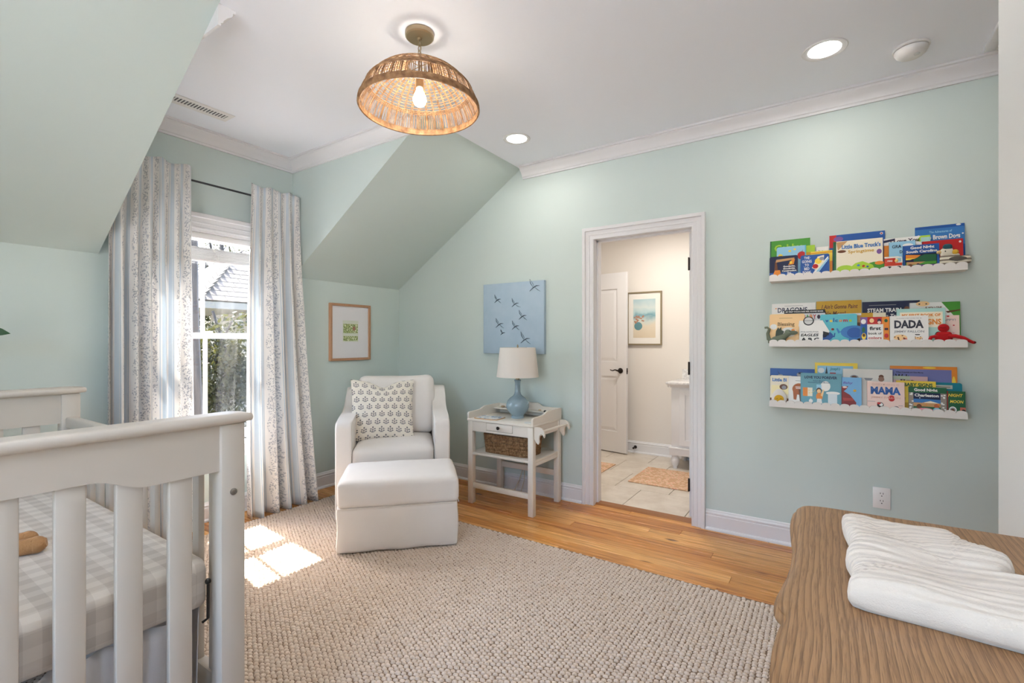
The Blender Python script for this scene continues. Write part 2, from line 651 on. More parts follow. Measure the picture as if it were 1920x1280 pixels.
# unseen sides; the left one has an added window for fill daylight behind the camera
b = B()
LW0, LW1, LZ0, LZ1 = .05, 1.45, .62, 2.15
for a, c in (((X0 - .12, Y0R, -.2), (X0, LW0, HC)), ((X0 - .12, LW1, -.2), (X0, E, HC)), ((X0 - .12, LW0, -.2), (X0, LW1, LZ0)), ((X0 - .12, LW0, LZ1), (X0, LW1, HC))):
    b.box(a, c)
struct(b.make('wall_left', WALL, smooth=0))
b = B(); b.box((X0 - .12, Y0R - .12, -.2), (D + .12, Y0R, HC)); struct(b.make('wall_front', WALL, smooth=0))
b = B(); b.box((X0, -.57, -.01), (2.10, -.45, HC)); struct(b.make('wall_near', NEARW, smooth=0))
w2 = empty('fill_window'); struct(w2)  # unseen window, added to bring soft daylight into the room
b = B()
b.box((X0 - .09, LW0, LZ0), (X0 - .04, LW0 + .05, LZ1)); b.box((X0 - .09, LW1 - .05, LZ0), (X0 - .04, LW1, LZ1))
b.box((X0 - .09, LW0, LZ0), (X0 - .04, LW1, LZ0 + .05)); b.box((X0 - .09, LW0, LZ1 - .05), (X0 - .04, LW1, LZ1))
b.box((X0 - .085, .725, LZ0), (X0 - .045, .775, LZ1)); b.box((X0 - .085, LW0, 1.45), (X0 - .045, LW1, 1.5))
b.make('window_frame', TRIM, w2)
b = B(); b.box((X0 - .068, LW0 + .04, LZ0 + .04), (X0 - .064, LW1 - .04, LZ1 - .04)); b.make('pane', GLASS, w2, smooth=0)

# crown moulding
CP = [(0, -.095), (.012, -.095), (.012, -.082), (.020, -.078), (.024, -.066), (.040, -.046), (.056, -.034), (.062, -.024), (.062, -.014), (.074, -.012), (.074, 0), (0, 0)]
def crown(name, axis, lo, hi, wall, sgn):
    q = B(); q.prism([(wall + sgn * o, HC + z) for o, z in CP], axis, lo, hi)
    return struct(q.make(name, TRIM, smooth=25))
crown('trim_1', 'y', Y0R, SY - .028, D, -1)
crown('trim_2', 'x', XL, XR, E, -1)
crown('trim_3', 'y', SY + .07, E, XR, -1)
crown('trim_4', 'y', SY + .02, E, XL, 1)
# baseboards with shoe moulding
BP = [(0, 0), (.030, 0), (.029, .010), (.022, .018), (.017, .019), (.017, .094), (.013, .098), (.013, .104), (.017, .107), (.017, .113), (.009, .122), (.009, .126), (.004, .132), (0, .132)]
def baseb(name, axis, lo, hi, wall, sgn, mat=TRIM):
    q = B(); q.prism([(wall + sgn * o, z) for o, z in BP], axis, lo, hi)
    return struct(q.make(name, mat, smooth=25))
baseb('baseboard_back', 'x', X0, D, E, -1)
baseb('baseboard_right', 'y', 1.578, E, D, -1)
baseb('baseboard_right', 'y', Y0R, .679, D, -1)

# door casing (mitred U) and window casing
def casing(name, prof, stations, place, parent=None):
    q = B(); m = len(prof)
    vs = []
    for st in stations:
        for (o, d) in prof:
            vs.append(place(st, o, d))
    fs = []
    for i in range(len(stations) - 1):
        for k in range(m):
            k2 = (k + 1) % m
            fs.append((i * m + k, i * m + k2, (i + 1) * m + k2, (i + 1) * m + k))
    fs.append(tuple(range(m))); fs.append(tuple((len(stations) - 1) * m + k for k in range(m)))
    q.raw(vs, fs)
    return q.make(name, TRIM, parent, smooth=20)
KP = [(0, 0), (0, .012), (.004, .014), (.010, .014), (.013, .011), (.030, .013), (.032, .017), (.038, .017), (.041, .014), (.062, .019), (.066, .028), (.086, .030), (.089, .027), (.089, 0)]
def pl_door(st, o, d):
    y, z, sy, sz = st
    return (D - d, y + sy * o, z + sz * o)
ST = [(DY1, 0, 1, 0), (DY1, DZ, 1, 1), (DY0, DZ, -1, 1), (DY0, 0, -1, 0)]
struct(casing('trim_5', KP, ST, pl_door))
# jambs and stops of the doorway
b = B()
b.box((D - .002, DY1, 0), (D + .135, DY1 + .018, DZ + .018)); b.box((D - .002, DY0 - .018, 0), (D + .135, DY0, DZ + .018)); b.box((D - .002, DY0, DZ), (D + .135, DY1, DZ + .018))
b.box((D + .05, DY1 - .012, 0), (D + .088, DY1, DZ)); b.box((D + .05, DY0, 0), (D + .088, DY0 + .012, DZ)); b.box((D + .05, DY0, DZ - .012), (D + .088, DY1, DZ))
struct(b.make('trim_6', TRIM, smooth=0))
b = B(); b.prism([(D + .02, 0), (D + .035, .010), (D + .10, .010), (D + .12, 0)], 'y', DY0, DY1)
struct(b.make('trim_7', flat(150, 96, 52, .35), smooth=0))

# window_1: casing, stool, apron, sashes, muntins, panes
win = empty('window_1', (0, 0, 0)); struct(win)
def pl_win(st, o, d):
    x_, z, sx, sz = st
    return (x_ + sx * o, E - d, z + sz * o)
casing('casing', [(o * 1.22, d) for o, d in KP], [(WX0, WZ0, -1, 0), (WX0, WZ1, -1, 1), (WX1, WZ1, 1, 1), (WX1, WZ0, 1, 0)], pl_win, win)
b = B(); b.box((WX0 - .14, E - .062, WZ0 - .028), (WX1 + .14, E + .05, WZ0), .006); b.make('window_sill', TRIM, win)
b = B(); b.box((WX0 - .11, E - .018, WZ0 - .12), (WX1 + .11, E, WZ0 - .028), .003); b.make('apron', TRIM, win)
b = B()
b.box((WX0, E - .002, WZ0), (WX0 + .02, E + .139, WZ1)); b.box((WX1 - .02, E - .002, WZ0), (WX1, E + .139, WZ1)); b.box((WX0, E - .002, WZ1 - .02), (WX1, E + .139, WZ1)); b.box((WX0, E + .05, WZ0), (WX1, E + .139, WZ0 + .02))
b.make('jamb', TRIM, win, smooth=0)
RZ = 1.29
def sash(name, y, za, zb):
    q = B(); s_ = .042
    q.box((WX0 + .02, y, za), (WX0 + .02 + s_, y + .034, zb), .003); q.box((WX1 - .02 - s_, y, za), (WX1 - .02, y + .034, zb), .003)
    q.box((WX0 + .062, y, zb - .038), (WX1 - .062, y + .034, zb), .003); q.box((WX0 + .062, y, za), (WX1 - .062, y + .034, za + (.05 if za < 1 else .038)), .003)
    o = q.make(name, TRIM, win)
    q = B(); q.box((1.609, y + .004, za + .03), (1.631, y + .030, zb - .03), .003); q.make('muntin', TRIM, o)
    for xa, xb in ((WX0 + .058, 1.611), (1.629, WX1 - .058)):
        q = B(); q.box((xa, y + .015, za + .034), (xb, y + .019, zb - .034)); q.make('pane', GLASS, o, smooth=0)
    return o
sash('lower_sash', E + .045, WZ0 + .02, RZ + .02)
sash('upper_sash', E + .085, RZ - .02, WZ1 - .02)
b = B(); b.box((1.60, E + .035, RZ + .018), (1.66, E + .075, RZ + .032), .004); b.make('sash_lock', TRIM, win)

# ------------------------------------------------------------------ bathroom beyond the doorway
BX, BY0, BY1 = 5.26, -.35, 2.75
b = B(); b.box((D + .12, BY0 - .1, -.2), (BX + .1, BY1 + .1, -.010)); struct(b.make('floor_bathroom', flat(196, 186, 172, .8), smooth=0))
bf = bpy.data.objects['floor_bathroom']
q = B(); ts = .46; q.box((-ts / 2 + .002, -ts / 2 + .002, -.010), (ts / 2 - .002, ts / 2 - .002, 0), .0015, 1); tm = q.make('floor_tile', TILE, bf, smooth=0)
first = True
for i in range(4):
    for j in range(7):
        o = tm if first else link_copy(tm, bf)
        first = False
        o.location = (D + .125 + ts * (i + .5) - .02, BY0 + .02 + ts * (j + .5) + (ts / 2 if i % 2 else 0) - .2, 0)
for nm, a, c in (('wall_bathroom_back', (BX, BY0 - .1, -.2), (BX + .1, BY1 + .1, 2.55)), ('wall_bathroom_left', (D + .12, BY1, -.2), (BX, BY1 + .1, 2.55)), ('wall_bathroom_right', (D + .12, BY0 - .1, -.2), (BX, BY0, 2.55))):
    b = B(); b.box(a, c); struct(b.make(nm, BATHW, smooth=0))
b = B(); b.box((D + .1195, BY0, 0), (D + .121, DY0 - .018, 2.55)); b.box((D + .1195, DY1 + .018, 0), (D + .121, BY1, 2.55)); b.box((D + .1195, DY0 - .018, DZ + .018), (D + .121, DY1 + .018, 2.55)); struct(b.make('wall_bathroom_front', BATHW, smooth=0))
b = B(); b.box((D + .12, BY0 - .1, 2.55), (BX + .1, BY1 + .1, 2.65)); struct(b.make('ceiling_bathroom', CEIL, smooth=0))
baseb('baseboard_bathroom', 'y', BY0, BY1, BX, -1)

def panel_door(name, width, M, flip=False):
    """two-panel door leaf; local x from hinge to latch, y = thickness, z up"""
    r = empty(name, M=M); struct(r)
    t = .035
    b = B(); st = .115
    zs = [.012, .24, .86, 1.02, 1.84, 2.02]
    b.box((0, 0, zs[0]), (st, t, zs[5])); b.box((width - st, 0, zs[0]), (width, t, zs[5]))
    for a, c in ((zs[0], zs[1]), (zs[2], zs[3]), (zs[4], zs[5])):
        b.box((st, 0, a), (width - st, t, c))
    b.make('door_leaf', TRIM, r, smooth=0)
    for a, c in ((zs[1], zs[2]), (zs[3], zs[4])):
        b = B(); b.box((st, .010, a), (width - st, t - .010, c))
        for yy, dd in ((.010, -.006), (t - .010, .006)):
            b.raw([(st + .012, yy, a + .012), (width - st - .012, yy, a + .012), (width - st - .012, yy, c - .012), (st + .012, yy, c - .012),
                   (st + .045, yy + dd, a + .045), (width - st - .045, yy + dd, a + .045), (width - st - .045, yy + dd, c - .045), (st + .045, yy + dd, c - .045)],
                  [(0, 1, 5, 4), (1, 2, 6, 5), (2, 3, 7, 6), (3, 0, 4, 7), (4, 5, 6, 7)])
        b.make('panel', TRIM, r, smooth=0)
    return r
# leaf standing open against the far bathroom wall
hx, hy = 5.212, 2.605
ex, ey = 5.085, 1.850
vx = Vector((ex - hx, ey - hy, 0)); wd = vx.length; vx.normalize(); vy = Vector((0, 0, 1)).cross(vx)
M2 = Matrix(((vx.x, vy.x, 0, hx), (vx.y, vy.y, 0, hy), (0, 0, 1, 0), (0, 0, 0, 1)))
d2 = panel_door('door_2', wd, M2)
sd = -1 if vy.x > 0 else 1        # side facing the bedroom
yf = 0 if vy.x > 0 else .035
b = B(); b.lathe([(0, .0), (.030, .0), (.031, .006), (.024, .012), (.012, .014), (.011, .040), (0, .040)], 20, M=Matrix.Translation((wd - .07, yf, .925)) @ Matrix.Rotation(sd * -PI / 2 if sd > 0 else PI / 2, 4, 'X'))
b.tube([(wd - .07, yf + sd * .040, .925), (wd - .085, yf + sd * .043, .927), (wd - .115, yf + sd * .043, .935), (wd - .145, yf + sd * .042, .925), (wd - .165, yf + sd * .042, .928), (wd - .178, yf + sd * .042, .935)], [.010, .009, .007, .006, .006, .005], 8)
b.make('door_handle', BRONZE, d2)
b = B(); b.box((wd, .006, .89), (wd + .002, .029, .955)); b.box((wd + .001, .012, .91), (wd + .008, .022, .935), .002); b.make('latch_plate', BRONZE, d2)
# leaf of the bedroom doorway, hinged on the right jamb and swung into the bathroom
d1 = panel_door('door_1', .70, Matrix.Translation((D + .128, DY0 + .012, 0)) @ Matrix.Rotation(math.radians(-2), 4, 'Z'))
for z in (.235, 1.06, 1.80):
    b = B(); b.box((-.004, .030, z - .045), (.0, .0375, z + .045), .001); b.tube([(-.006, .038, z - .046), (-.006, .038, z + .046)], .005, 8)
    b.make('hinge', BRONZE, d1)
# ------------------------------------------------------------------ rug
RX0, RX1, RY0, RY1 = -.185, 2.555, .10, 3.335
rug = empty('area_rug', ((RX0 + RX1) / 2, (RY0 + RY1) / 2, 0), 0, 'large chunky woven oatmeal wool rug covering the bedroom floor', 'rug')
b = B(); b.box((RX0, RY0, .0005), (RX1, RY1, .008), .003); o = b.make('backing', RUGBASE, None); o.parent = rug; o.matrix_parent_inverse = rug.matrix_world.inverted() if False else Matrix.Translation((-(RX0 + RX1) / 2, -(RY0 + RY1) / 2, 0))
def loops_mesh():
    px_, py_ = .0205, .0205
    nx, ny = int((RX1 - RX0) / px_), int((RY1 - RY0) / py_)
    I, J = np.meshgrid(np.arange(nx), np.arange(ny), indexing='ij')
    I = I.ravel(); J = J.ravel()
    cx = RX0 + (I + .5) * px_ + (J % 2) * px_ * .5 - px_ * .25 + RNG.normal(0, .0011, I.size)
    cy = RY0 + (J + .5) * py_ + RNG.normal(0, .0012, I.size)
    keep = (cx < RX1 - .004) & ((cx + cy * .0) > .35) | (cy > .9)
    keep &= cx < RX1 - .004
    cx, cy = cx[keep], cy[keep]
    n = cx.size
    ang = RNG.normal(0.25, .16, n)
    ra = .0121 * RNG.uniform(.9, 1.12, n); rb = .0097 * RNG.uniform(.9, 1.1, n); rh = .0098 * RNG.uniform(.8, 1.2, n)
    K = 7
    q = np.arange(K) * 2 * PI / K
    ring = [(1.0, 0.0), (.78, .72), (.38, .97)]
    V = []
    for (r, h) in ring:
        lx = np.cos(q)[None] * rb[:, None] * r; ly = np.sin(q)[None] * ra[:, None] * r
        X = cx[:, None] + lx * np.cos(ang)[:, None] - ly * np.sin(ang)[:, None]
        Y = cy[:, None] + lx * np.sin(ang)[:, None] + ly * np.cos(ang)[:, None]
        Z = np.full_like(X, .006) + rh[:, None] * h
        V.append(np.stack([X, Y, Z], -1))
    V.append(np.stack([cx, cy, .006 + rh * 1.04], -1)[:, None, :])
    V = np.concatenate(V, 1)
    nv = V.shape[1]
    tri = []
    for a in range(2):
        for k in range(K):
            k2 = (k + 1) % K
            tri += [(a * K + k, a * K + k2, (a + 1) * K + k2), (a * K + k, (a + 1) * K + k2, (a + 1) * K + k)]
    for k in range(K):
        tri.append((2 * K + k, 2 * K + (k + 1) % K, 3 * K))
    tri = np.array(tri)
    F = (tri[None] + (np.arange(n) * nv)[:, None, None]).reshape(-1, 3)
    V = V.reshape(-1, 3) - np.array([(RX0 + RX1) / 2, (RY0 + RY1) / 2, 0])
    me = bpy.data.meshes.new('wool_loops')
    me.vertices.add(len(V)); me.vertices.foreach_set('co', V.ravel())
    me.loops.add(F.size); me.loops.foreach_set('vertex_index', F.ravel().astype(np.int32))
    me.polygons.add(len(F)); me.polygons.foreach_set('loop_start', np.arange(0, F.size, 3, dtype=np.int32))
    me.update(); me.validate()
    me.materials.append(RUG); me.shade_smooth()
    return me
o = bpy.data.objects.new('wool_loops', loops_mesh()); COL.objects.link(o); o.parent = rug; stuff(o)

# ------------------------------------------------------------------ crib
CX0, CX1, CY0, CY1 = -.115, .692, 1.344, 2.735
CC = (CX0 + CX1) / 2
crib = empty('crib', (CC, (CY0 + CY1) / 2, 0), 0, 'pale greige wooden crib with slatted sides', 'crib')
CI = Matrix.Translation((-CC, -(CY0 + CY1) / 2, 0))
def part(bld, name, mat, parent, inv=None, smooth=35):
    o = bld.make(name, mat, parent, smooth)
    if inv is not None:
        o.matrix_parent_inverse = inv
    return o
def crib_end(yc):
    h = empty('end_panel'); h.parent = crib; h.matrix_parent_inverse = CI
    ya, yb = yc, yc + .045
    for xa, xb in ((CX0, CX0 + .062), (CX1 - .062, CX1)):
        b = B(); b.box((xa, ya - .006, .02), (xb, yb + .006, 1.028), .004); o = b.make('post', CRIB, h)
    # apron rail with a camel-back lower edge
    top, lo, hi = 1.03, .905, .938
    def zb(x_):
        d = abs(x_ - CC)
        t = max(0, min(1, (d - .075) / .105)); t = t * t * (3 - 2 * t)
        return hi + (lo - hi) * t
    xs = [CX0 + .062 + (CX1 - CX0 - .124) * i / 40 for i in range(41)]
    b = B(); b.prism([(x_, zb(x_)) for x_ in xs] + [(xs[-1], top), (xs[0], top)], 'y', ya + .004, yb - .004); b.make('arched_rail', CRIB, h, 30)
    b = B(); b.soft((CX0 - .020, ya - .020, 1.028), (CX1 + .020, yb + .020, 1.056), .0139, n=12); b.make('cap_rail', CRIB, h)
    for x_ in (.5435, .4380, .3335, .2290, .1245, .0200):
        b = B(); b.box((x_ - .026, ya + .012, .30), (x_ + .026, yb - .012, zb(x_) + .01), .004); b.make('slat', CRIB, h)
    b = B(); b.box((CX0 + .062, ya + .004, .22), (CX1 - .062, yb - .004, .31), .004); b.make('lower_rail', CRIB, h)
    for xa in (CX0 + .031, CX1 - .031):
        b = B(); b.lathe([(0, 0), (.0092, 0), (.0092, .002), (.0055, .003), (.005, .001), (0, .001)], 14, M=Matrix.Translation((xa, ya - .006, .845)) @ Matrix.Rotation(PI / 2, 4, 'X')); b.make('bolt_head', flat(150, 146, 138, .35, .8), h)
    return h
crib_end(CY0); crib_end(CY1 - .045)
for xa in (CX0 + .012, CX1 - .050):
    h = empty('side_panel'); h.parent = crib; h.matrix_parent_inverse = CI
    b = B(); b.box((xa, CY0 + .045, .885), (xa + .038, CY1 - .045, .930), .009, 3); b.make('side_rail', CRIB, h)
    b = B(); b.box((xa + .004, CY0 + .045, .25), (xa + .034, CY1 - .045, .33), .005); b.make('lower_rail', CRIB, h)
    n_ = 13
    for i in range(n_):
        yy = CY0 + .045 + (CY1 - CY0 - .09) * (i + .5) / n_
        b = B(); b.box((xa + .010, yy - .020, .32), (xa + .028, yy + .020, .89), .004); b.make('slat', CRIB, h)
b = B(); b.box((CX0 + .13, CY0 + .13, .505), (CX1 - .13, CY1 - .13, .52)); part(b, 'mattress_support', flat(180, 178, 172), crib, CI)
for yy in (CY0 + .058, CY1 - .07):
    b = B(); b.tube([(CX1 - .066, yy, .60), (CX1 - .066, yy, .50), (CX1 - .075, yy + .01, .49)], .004, 6); b.ball((CX1 - .066, yy, .60), .008, 8, 6); part(b, 'spring_hook', STEEL, crib, CI)
b = B(); b.soft((CX0 + .062, CY0 + .065, .522), (CX1 - .055, CY1 - .062, .660), .032, (0, 0, .004), n=16)
o = b.make('crib_mattress', GINGHAM); tag(o, 'crib mattress in a pale greige gingham fitted sheet', 'mattress')
SKIRT = fabric('white_cotton_skirt', C(222, 220, 220), 800, .2, .05)
sk = empty('crib_skirt', (CC, CY0, 0), 0, 'white gathered crib skirt hanging below the gingham mattress', 'crib skirt')
SI = Matrix.Translation((-CC, -CY0, 0))
def skirt(fx):
    def f(u, v):
        a = .012 * math.sin(u * 46) + .006 * math.sin(u * 21 + 1) * (1 - v)
        return fx(u, (1 - v) * .488 + .03, a * (1.2 - v)), (u, v)
    return f
o = uvgrid('skirt_panel', skirt(lambda u, z, a: (CX0 + .085 + (CX1 - CX0 - .19) * u, CY0 + .088 + a, z)), 90, 10, SKIRT, sk, .002); o.matrix_parent_inverse = SI
o = uvgrid('skirt_panel', skirt(lambda u, z, a: (CX1 - .080 + a, CY0 + .095 + (CY1 - CY0 - .18) * u, z)), 120, 10, SKIRT, sk, .002); o.matrix_parent_inverse = SI
# knitted toy lying on the mattress: only its two feet reach into view
TAN = fabric('tan_knit', C(188, 142, 96), 240, .6, .1)
toy = empty('knitted_toy', (.25, 1.93, .66), 0, 'tan knitted plush toy lying on the crib mattress, feet showing', 'plush toy')
TI = Matrix.Translation((-.25, -1.93, -.66))
b = B(); b.soft((.03, 1.86, .662), (.26, 2.05, .752), .04, (.01, .01, .01), n=10); part(b, 'body', TAN, toy, TI)
b = B(); b.ball((-.035, 1.99, .722), (.07, .075, .06)); part(b, 'head', TAN, toy, TI)
for pts in ([(.22, 1.885, .685), (.30, 1.865, .683), (.378, 1.836, .685), (.398, 1.828, .688)], [(.22, 1.955, .685), (.30, 1.925, .683), (.375, 1.905, .685), (.392, 1.900, .688)]):
    b = B(); b.tube(pts, [.018, .021, .023, .012], 12); b.ball(pts[-2], .0235, 12, 10); part(b, 'leg', TAN, toy, TI)
# ------------------------------------------------------------------ armchair, ottoman, throw pillow
ch = empty('armchair', (2.347, 2.55, .006), -PI / 4, 'white slipcovered armchair angled in the corner with a back cushion', 'armchair')
b = B(); b.soft((-.385, .035, .012), (.385, .80, .315), .02, n=10, wob=.0008, seed=2); b.make('base', LINEN, ch)
AP = [(.0, .012), (.0, .64), (.012, .668), (.035, .682), (.18, .692), (.36, .706), (.46, .724), (.53, .772), (.575, .835), (.61, .862), (.66, .868), (.74, .866), (.80, .84), (.82, .012)]
for s_ in (-1, 1):
    b = B()
    xa, xb = (.285, .395) if s_ > 0 else (-.395, -.285)
    b.prism(AP, 'x', xa, xb)
    es = [e for e in b.bm.edges if abs(e.verts[0].co.x - e.verts[1].co.x) < 1e-6]
    bmesh.ops.bevel(b.bm, geom=es, offset=.016, segments=4, profile=.5, affect='EDGES')
    b.make('arm', LINEN, ch, 60)
b = B(); b.soft((-.36, .64, .25), (.36, .81, .868), .05, n=12); b.make('back_frame', LINEN, ch)
b = B(); b.soft((-.284, -.004, .300), (.284, .60, .500), .045, (.0, .008, .022), n=18, wob=.0012, seed=5); b.make('seat_cushion', LINEN, ch)
b = B(); b.soft((-.300, -.085, -.235), (.300, .085, .245), .06, (.006, .03, -.012), n=18, wob=.002, seed=9, M=Matrix.Translation((0, .565, .722)) @ Matrix.Rotation(math.radians(-13), 4, 'X')); b.make('back_cushion', LINEN, ch)
for s_ in (-1, 1):
    b = B(); b.tube([(s_ * .29, -.001, .66), (s_ * .29, -.001, .02)], .0022, 6); b.make('seam', LINEN, ch)

ot = empty('ottoman', (1.9875, 2.114, .012), -PI / 4, 'white slipcovered ottoman in front of the armchair', 'ottoman')
b = B(); b.soft((-.352, .002, .006), (.352, .502, .270), .018, (.006, .006, 0), n=16, wob=.0026, seed=4); b.make('skirt', LINEN, ot)
b = B(); b.soft((-.353, 0, .262), (.353, .505, .418), .030, (.004, .004, .018), n=18, wob=.001, seed=1); b.make('top_cushion', LINEN, ot)
b = B(); b.tube([(-.340, .0015, .2655), (.340, .0015, .2655)], .0026, 6); b.tube([(-.3535, .015, .2655), (-.3535, .49, .2655)], .0026, 6); b.tube([(.3535, .015, .2655), (.3535, .49, .2655)], .0026, 6); b.make('seam', LINEN, ot)

pil = empty('throw_pillow', M=Matrix.Translation((2.347, 2.55, 0)) @ Matrix.Rotation(-PI / 4, 4, 'Z') @ Matrix.Translation((-.098, .352, .722)) @ Matrix.Rotation(math.radians(6), 4, 'Z') @ Matrix.Rotation(math.radians(-19), 4, 'X') @ Matrix.Rotation(math.radians(1.5), 4, 'Y'))
tag(pil, 'cream throw pillow block-printed with grey sprigs on the armchair', 'pillow')
def pil_f(side):
    def f(u, v):
        a, c = u * 2 - 1, v * 2 - 1
        t = .078 * (max(0, 1 - a * a) ** .55) * (max(0, 1 - c * c) ** .55)
        x_ = .242 * a * (1 - .075 * (1 - c * c)); z_ = .242 * c * (1 - .075 * (1 - a * a))
        z_ -= .048 * math.exp(-(a / .33) ** 2) * max(0, c) ** 2
        return (x_, side * t, z_), (u * .49 + .03, v * .49 + .02)
    return f
uvgrid('front_cover', pil_f(-1), 30, 30, CUSHION, pil); uvgrid('back_cover', pil_f(1), 30, 30, CUSHION, pil)

# ------------------------------------------------------------------ white washstand table
KX0, KX1, KY0, KY1 = 2.905, 3.335, 1.742, 2.330
tb = empty('washstand_table', ((KX0 + KX1) / 2, (KY0 + KY1) / 2, 0), 0, 'cream-white painted wooden washstand table with drawer, shelf and scrolled gallery', 'table')
KI = Matrix.Translation((-(KX0 + KX1) / 2, -(KY0 + KY1) / 2, 0))
lw = .043
for xa in (KX0, KX1 - lw):
    for ya in (KY0, KY1 - lw):
        b = B(); b.box((xa, ya, 0), (xa + lw, ya + lw, .637), .003); part(b, 'leg', DESK, tb, KI)
b = B(); b.box((KX0 - .004, KY0 - .004, .637), (KX1, KY1 + .004, .655), .004); part(b, 'table_top', DESK, tb, KI)
for a, c in (((KX0 + .004, KY0 + lw, .560), (KX0 + .022, 1.916, .637)), ((KX0 + .004, 2.156, .560), (KX0 + .022, KY1 - lw, .637)), ((KX0 + .004, 1.916, .560), (KX0 + .022, 2.156, .576)),
             ((KX1 - .022, KY0 + lw, .560), (KX1 - .004, KY1 - lw, .637)), ((KX0 + lw, KY0 + .004, .560), (KX1 - lw, KY0 + .022, .637)), ((KX0 + lw, KY1 - .022, .560), (KX1 - lw, KY1 - .004, .637))):
    b = B(); b.box(a, c, .001, 1); part(b, 'apron', DESK, tb, KI)
dr = empty('drawer'); dr.parent = tb; dr.matrix_parent_inverse = KI
b = B(); b.box((KX0 + .002, 1.919, .579), (KX0 + .30, 2.153, .634), .0015, 1); b.make('drawer_front', DESK, dr)
b = B(); b.lathe([(0, 0), (.005, 0), (.005, .008), (.012, .014), (.013, .020), (.009, .025), (0, .026)], 18, M=Matrix.Translation((KX0 + .002, 2.036, .607)) @ Matrix.Rotation(-PI / 2, 4, 'Y')); b.make('knob', BRONZE, dr)
b = B(); b.box((KX0 + .006, KY0 + .006, .378), (KX1 - .006, KY1 - .006, .396), .002); part(b, 'shelf', DESK, tb, KI)
for a, c in (((KX0 + lw, KY0 + .006, .352), (KX1 - lw, KY0 + .022, .378)), ((KX0 + lw, KY1 - .022, .352), (KX1 - lw, KY1 - .006, .378)),
             ((KX0 + .010, KY0 + lw, .120), (KX0 + .030, KY1 - lw, .158)), ((KX1 - .030, KY0 + lw, .200), (KX1 - .010, KY1 - lw, .245))):
    b = B(); b.box(a, c, .002); part(b, 'stretcher', DESK, tb, KI)
def gal():
    pts = [(KX0 - .002, .655), (KX0 - .002, .690)]
    for i in range(7):
        t = i / 6 * PI / 2
        pts.append((KX0 + .014 - .016 * math.cos(t), .690 + .014 * math.sin(t)))
    pts.append((KX0 + .09, .707))
    for i in range(9):
        t = i / 8
        pts.append((KX0 + .14 + .075 * t, .709 + .020 * (t * t * (3 - 2 * t))))
    pts += [(KX1 - .01, .731), (KX1, .728), (KX1, .655)]
    return pts
for ya in (KY0 - .003, KY1 - .012):
    b = B(); b.prism(gal(), 'y', ya, ya + .015); part(b, 'gallery_side', DESK, tb, KI, 25)
ym = (KY0 + KY1) / 2
bk = [(KY0 + .012, .655), (KY0 + .012, .728), (KY0 + .15, .730)] + [(KY0 + .16 + .05 * i / 6, .730 + .026 * ((i / 6) ** 2 * (3 - 2 * i / 6))) for i in range(7)]
bk2 = [(2 * ym - y_, z_) for y_, z_ in reversed(bk)]
b = B(); b.prism(bk + bk2, 'x', KX1 - .014, KX1); part(b, 'gallery_back', DESK, tb, KI, 25)
b = B(); b.box((KX1 - .105, KY0 + .012, .694), (KX1 - .014, KY1 - .012, .703), .001, 1); part(b, 'gallery_ledge', DESK, tb, KI)
for xa in (KX0 + .012, KX1 - .030):
    sc = [(KY0 - .003, .640), (KY0 - .040, .642), (KY0 - .066, .634), (KY0 - .082, .616), (KY0 - .088, .590), (KY0 - .084, .572), (KY0 - .074, .590), (KY0 - .058, .596), (KY0 - .046, .586), (KY0 - .042, .562), (KY0 - .044, .535), (KY0 - .036, .520), (KY0 - .022, .530), (KY0 - .010, .548), (KY0 - .003, .552)]
    b = B(); b.prism(sc, 'y' if False else 'x', xa, xa + .015); part(b, 'bracket', DESK, tb, KI, 30)
b = B(); b.tube([(KX0 + .02, KY0 - .062, .612), (KX1 - .02, KY0 - .062, .612)], .009, 12); part(b, 'towel_bar', DESK, tb, KI)

# basket on the lower shelf
bs = empty('seagrass_basket', (3.07, 2.02, .396), 0, 'rectangular woven seagrass basket on the washstand shelf', 'basket')
def rrect(hx_, hy_, r, n):
    pts = []
    per = []
    for (sx, sy, a0) in ((1, 1, 0), (-1, 1, PI / 2), (-1, -1, PI), (1, -1, 3 * PI / 2)):
        for i in range(9):
            a = a0 + PI / 2 * i / 8
            per.append((sx * (hx_ - r) + r * math.cos(a), sy * (hy_ - r) + r * math.sin(a)))
    per.append(per[0])
    d = [0]
    for i in range(1, len(per)):
        d.append(d[-1] + math.dist(per[i], per[i - 1]))
    for k in range(n):
        t = d[-1] * k / n
        j = max(i for i in range(len(d)) if d[i] <= t + 1e-9); j = min(j, len(per) - 2)
        f = (t - d[j]) / max(1e-9, d[j + 1] - d[j])
        p = (per[j][0] + (per[j + 1][0] - per[j][0]) * f, per[j][1] + (per[j + 1][1] - per[j][1]) * f)
        tg = math.atan2(per[j + 1][1] - per[j][1], per[j + 1][0] - per[j][0])
        pts.append((p[0], p[1], tg))
    return pts
b = B()
rows = 10
for r_ in range(rows):
    t = r_ / (rows - 1)
    k = .94 + .06 * t
    for i, (x_, y_, tg) in enumerate(rrect(.118 * k, .207 * k, .045, 74)):
        off = .5 if r_ % 2 else 0
        M_ = Matrix.Translation((x_, y_, .010 + .128 * t)) @ Matrix.Rotation(tg, 4, 'Z') @ Matrix.Rotation(.45 if r_ % 2 else -.35, 4, 'Y')
        b.ball((off * .008, 0, 0), (.0115, .0065, .0078), 7, 5, M=M_)
stuff(b.make('woven_coils', BASKET, bs))
b = B()
pr = rrect(.112, .200, .04, 40)
b.prism([(p[0], p[1]) for p in pr], 'z', .002, .012); b.make('basket_base', BASKET, bs)
b = B(); pr = rrect(.118, .207, .045, 60); b.tube([(p[0], p[1], .142) for p in pr], .007, 7, closed=True); b.make('rim', BASKET, bs)
q = fabric('white_muslin', C(228, 224, 218), 700)
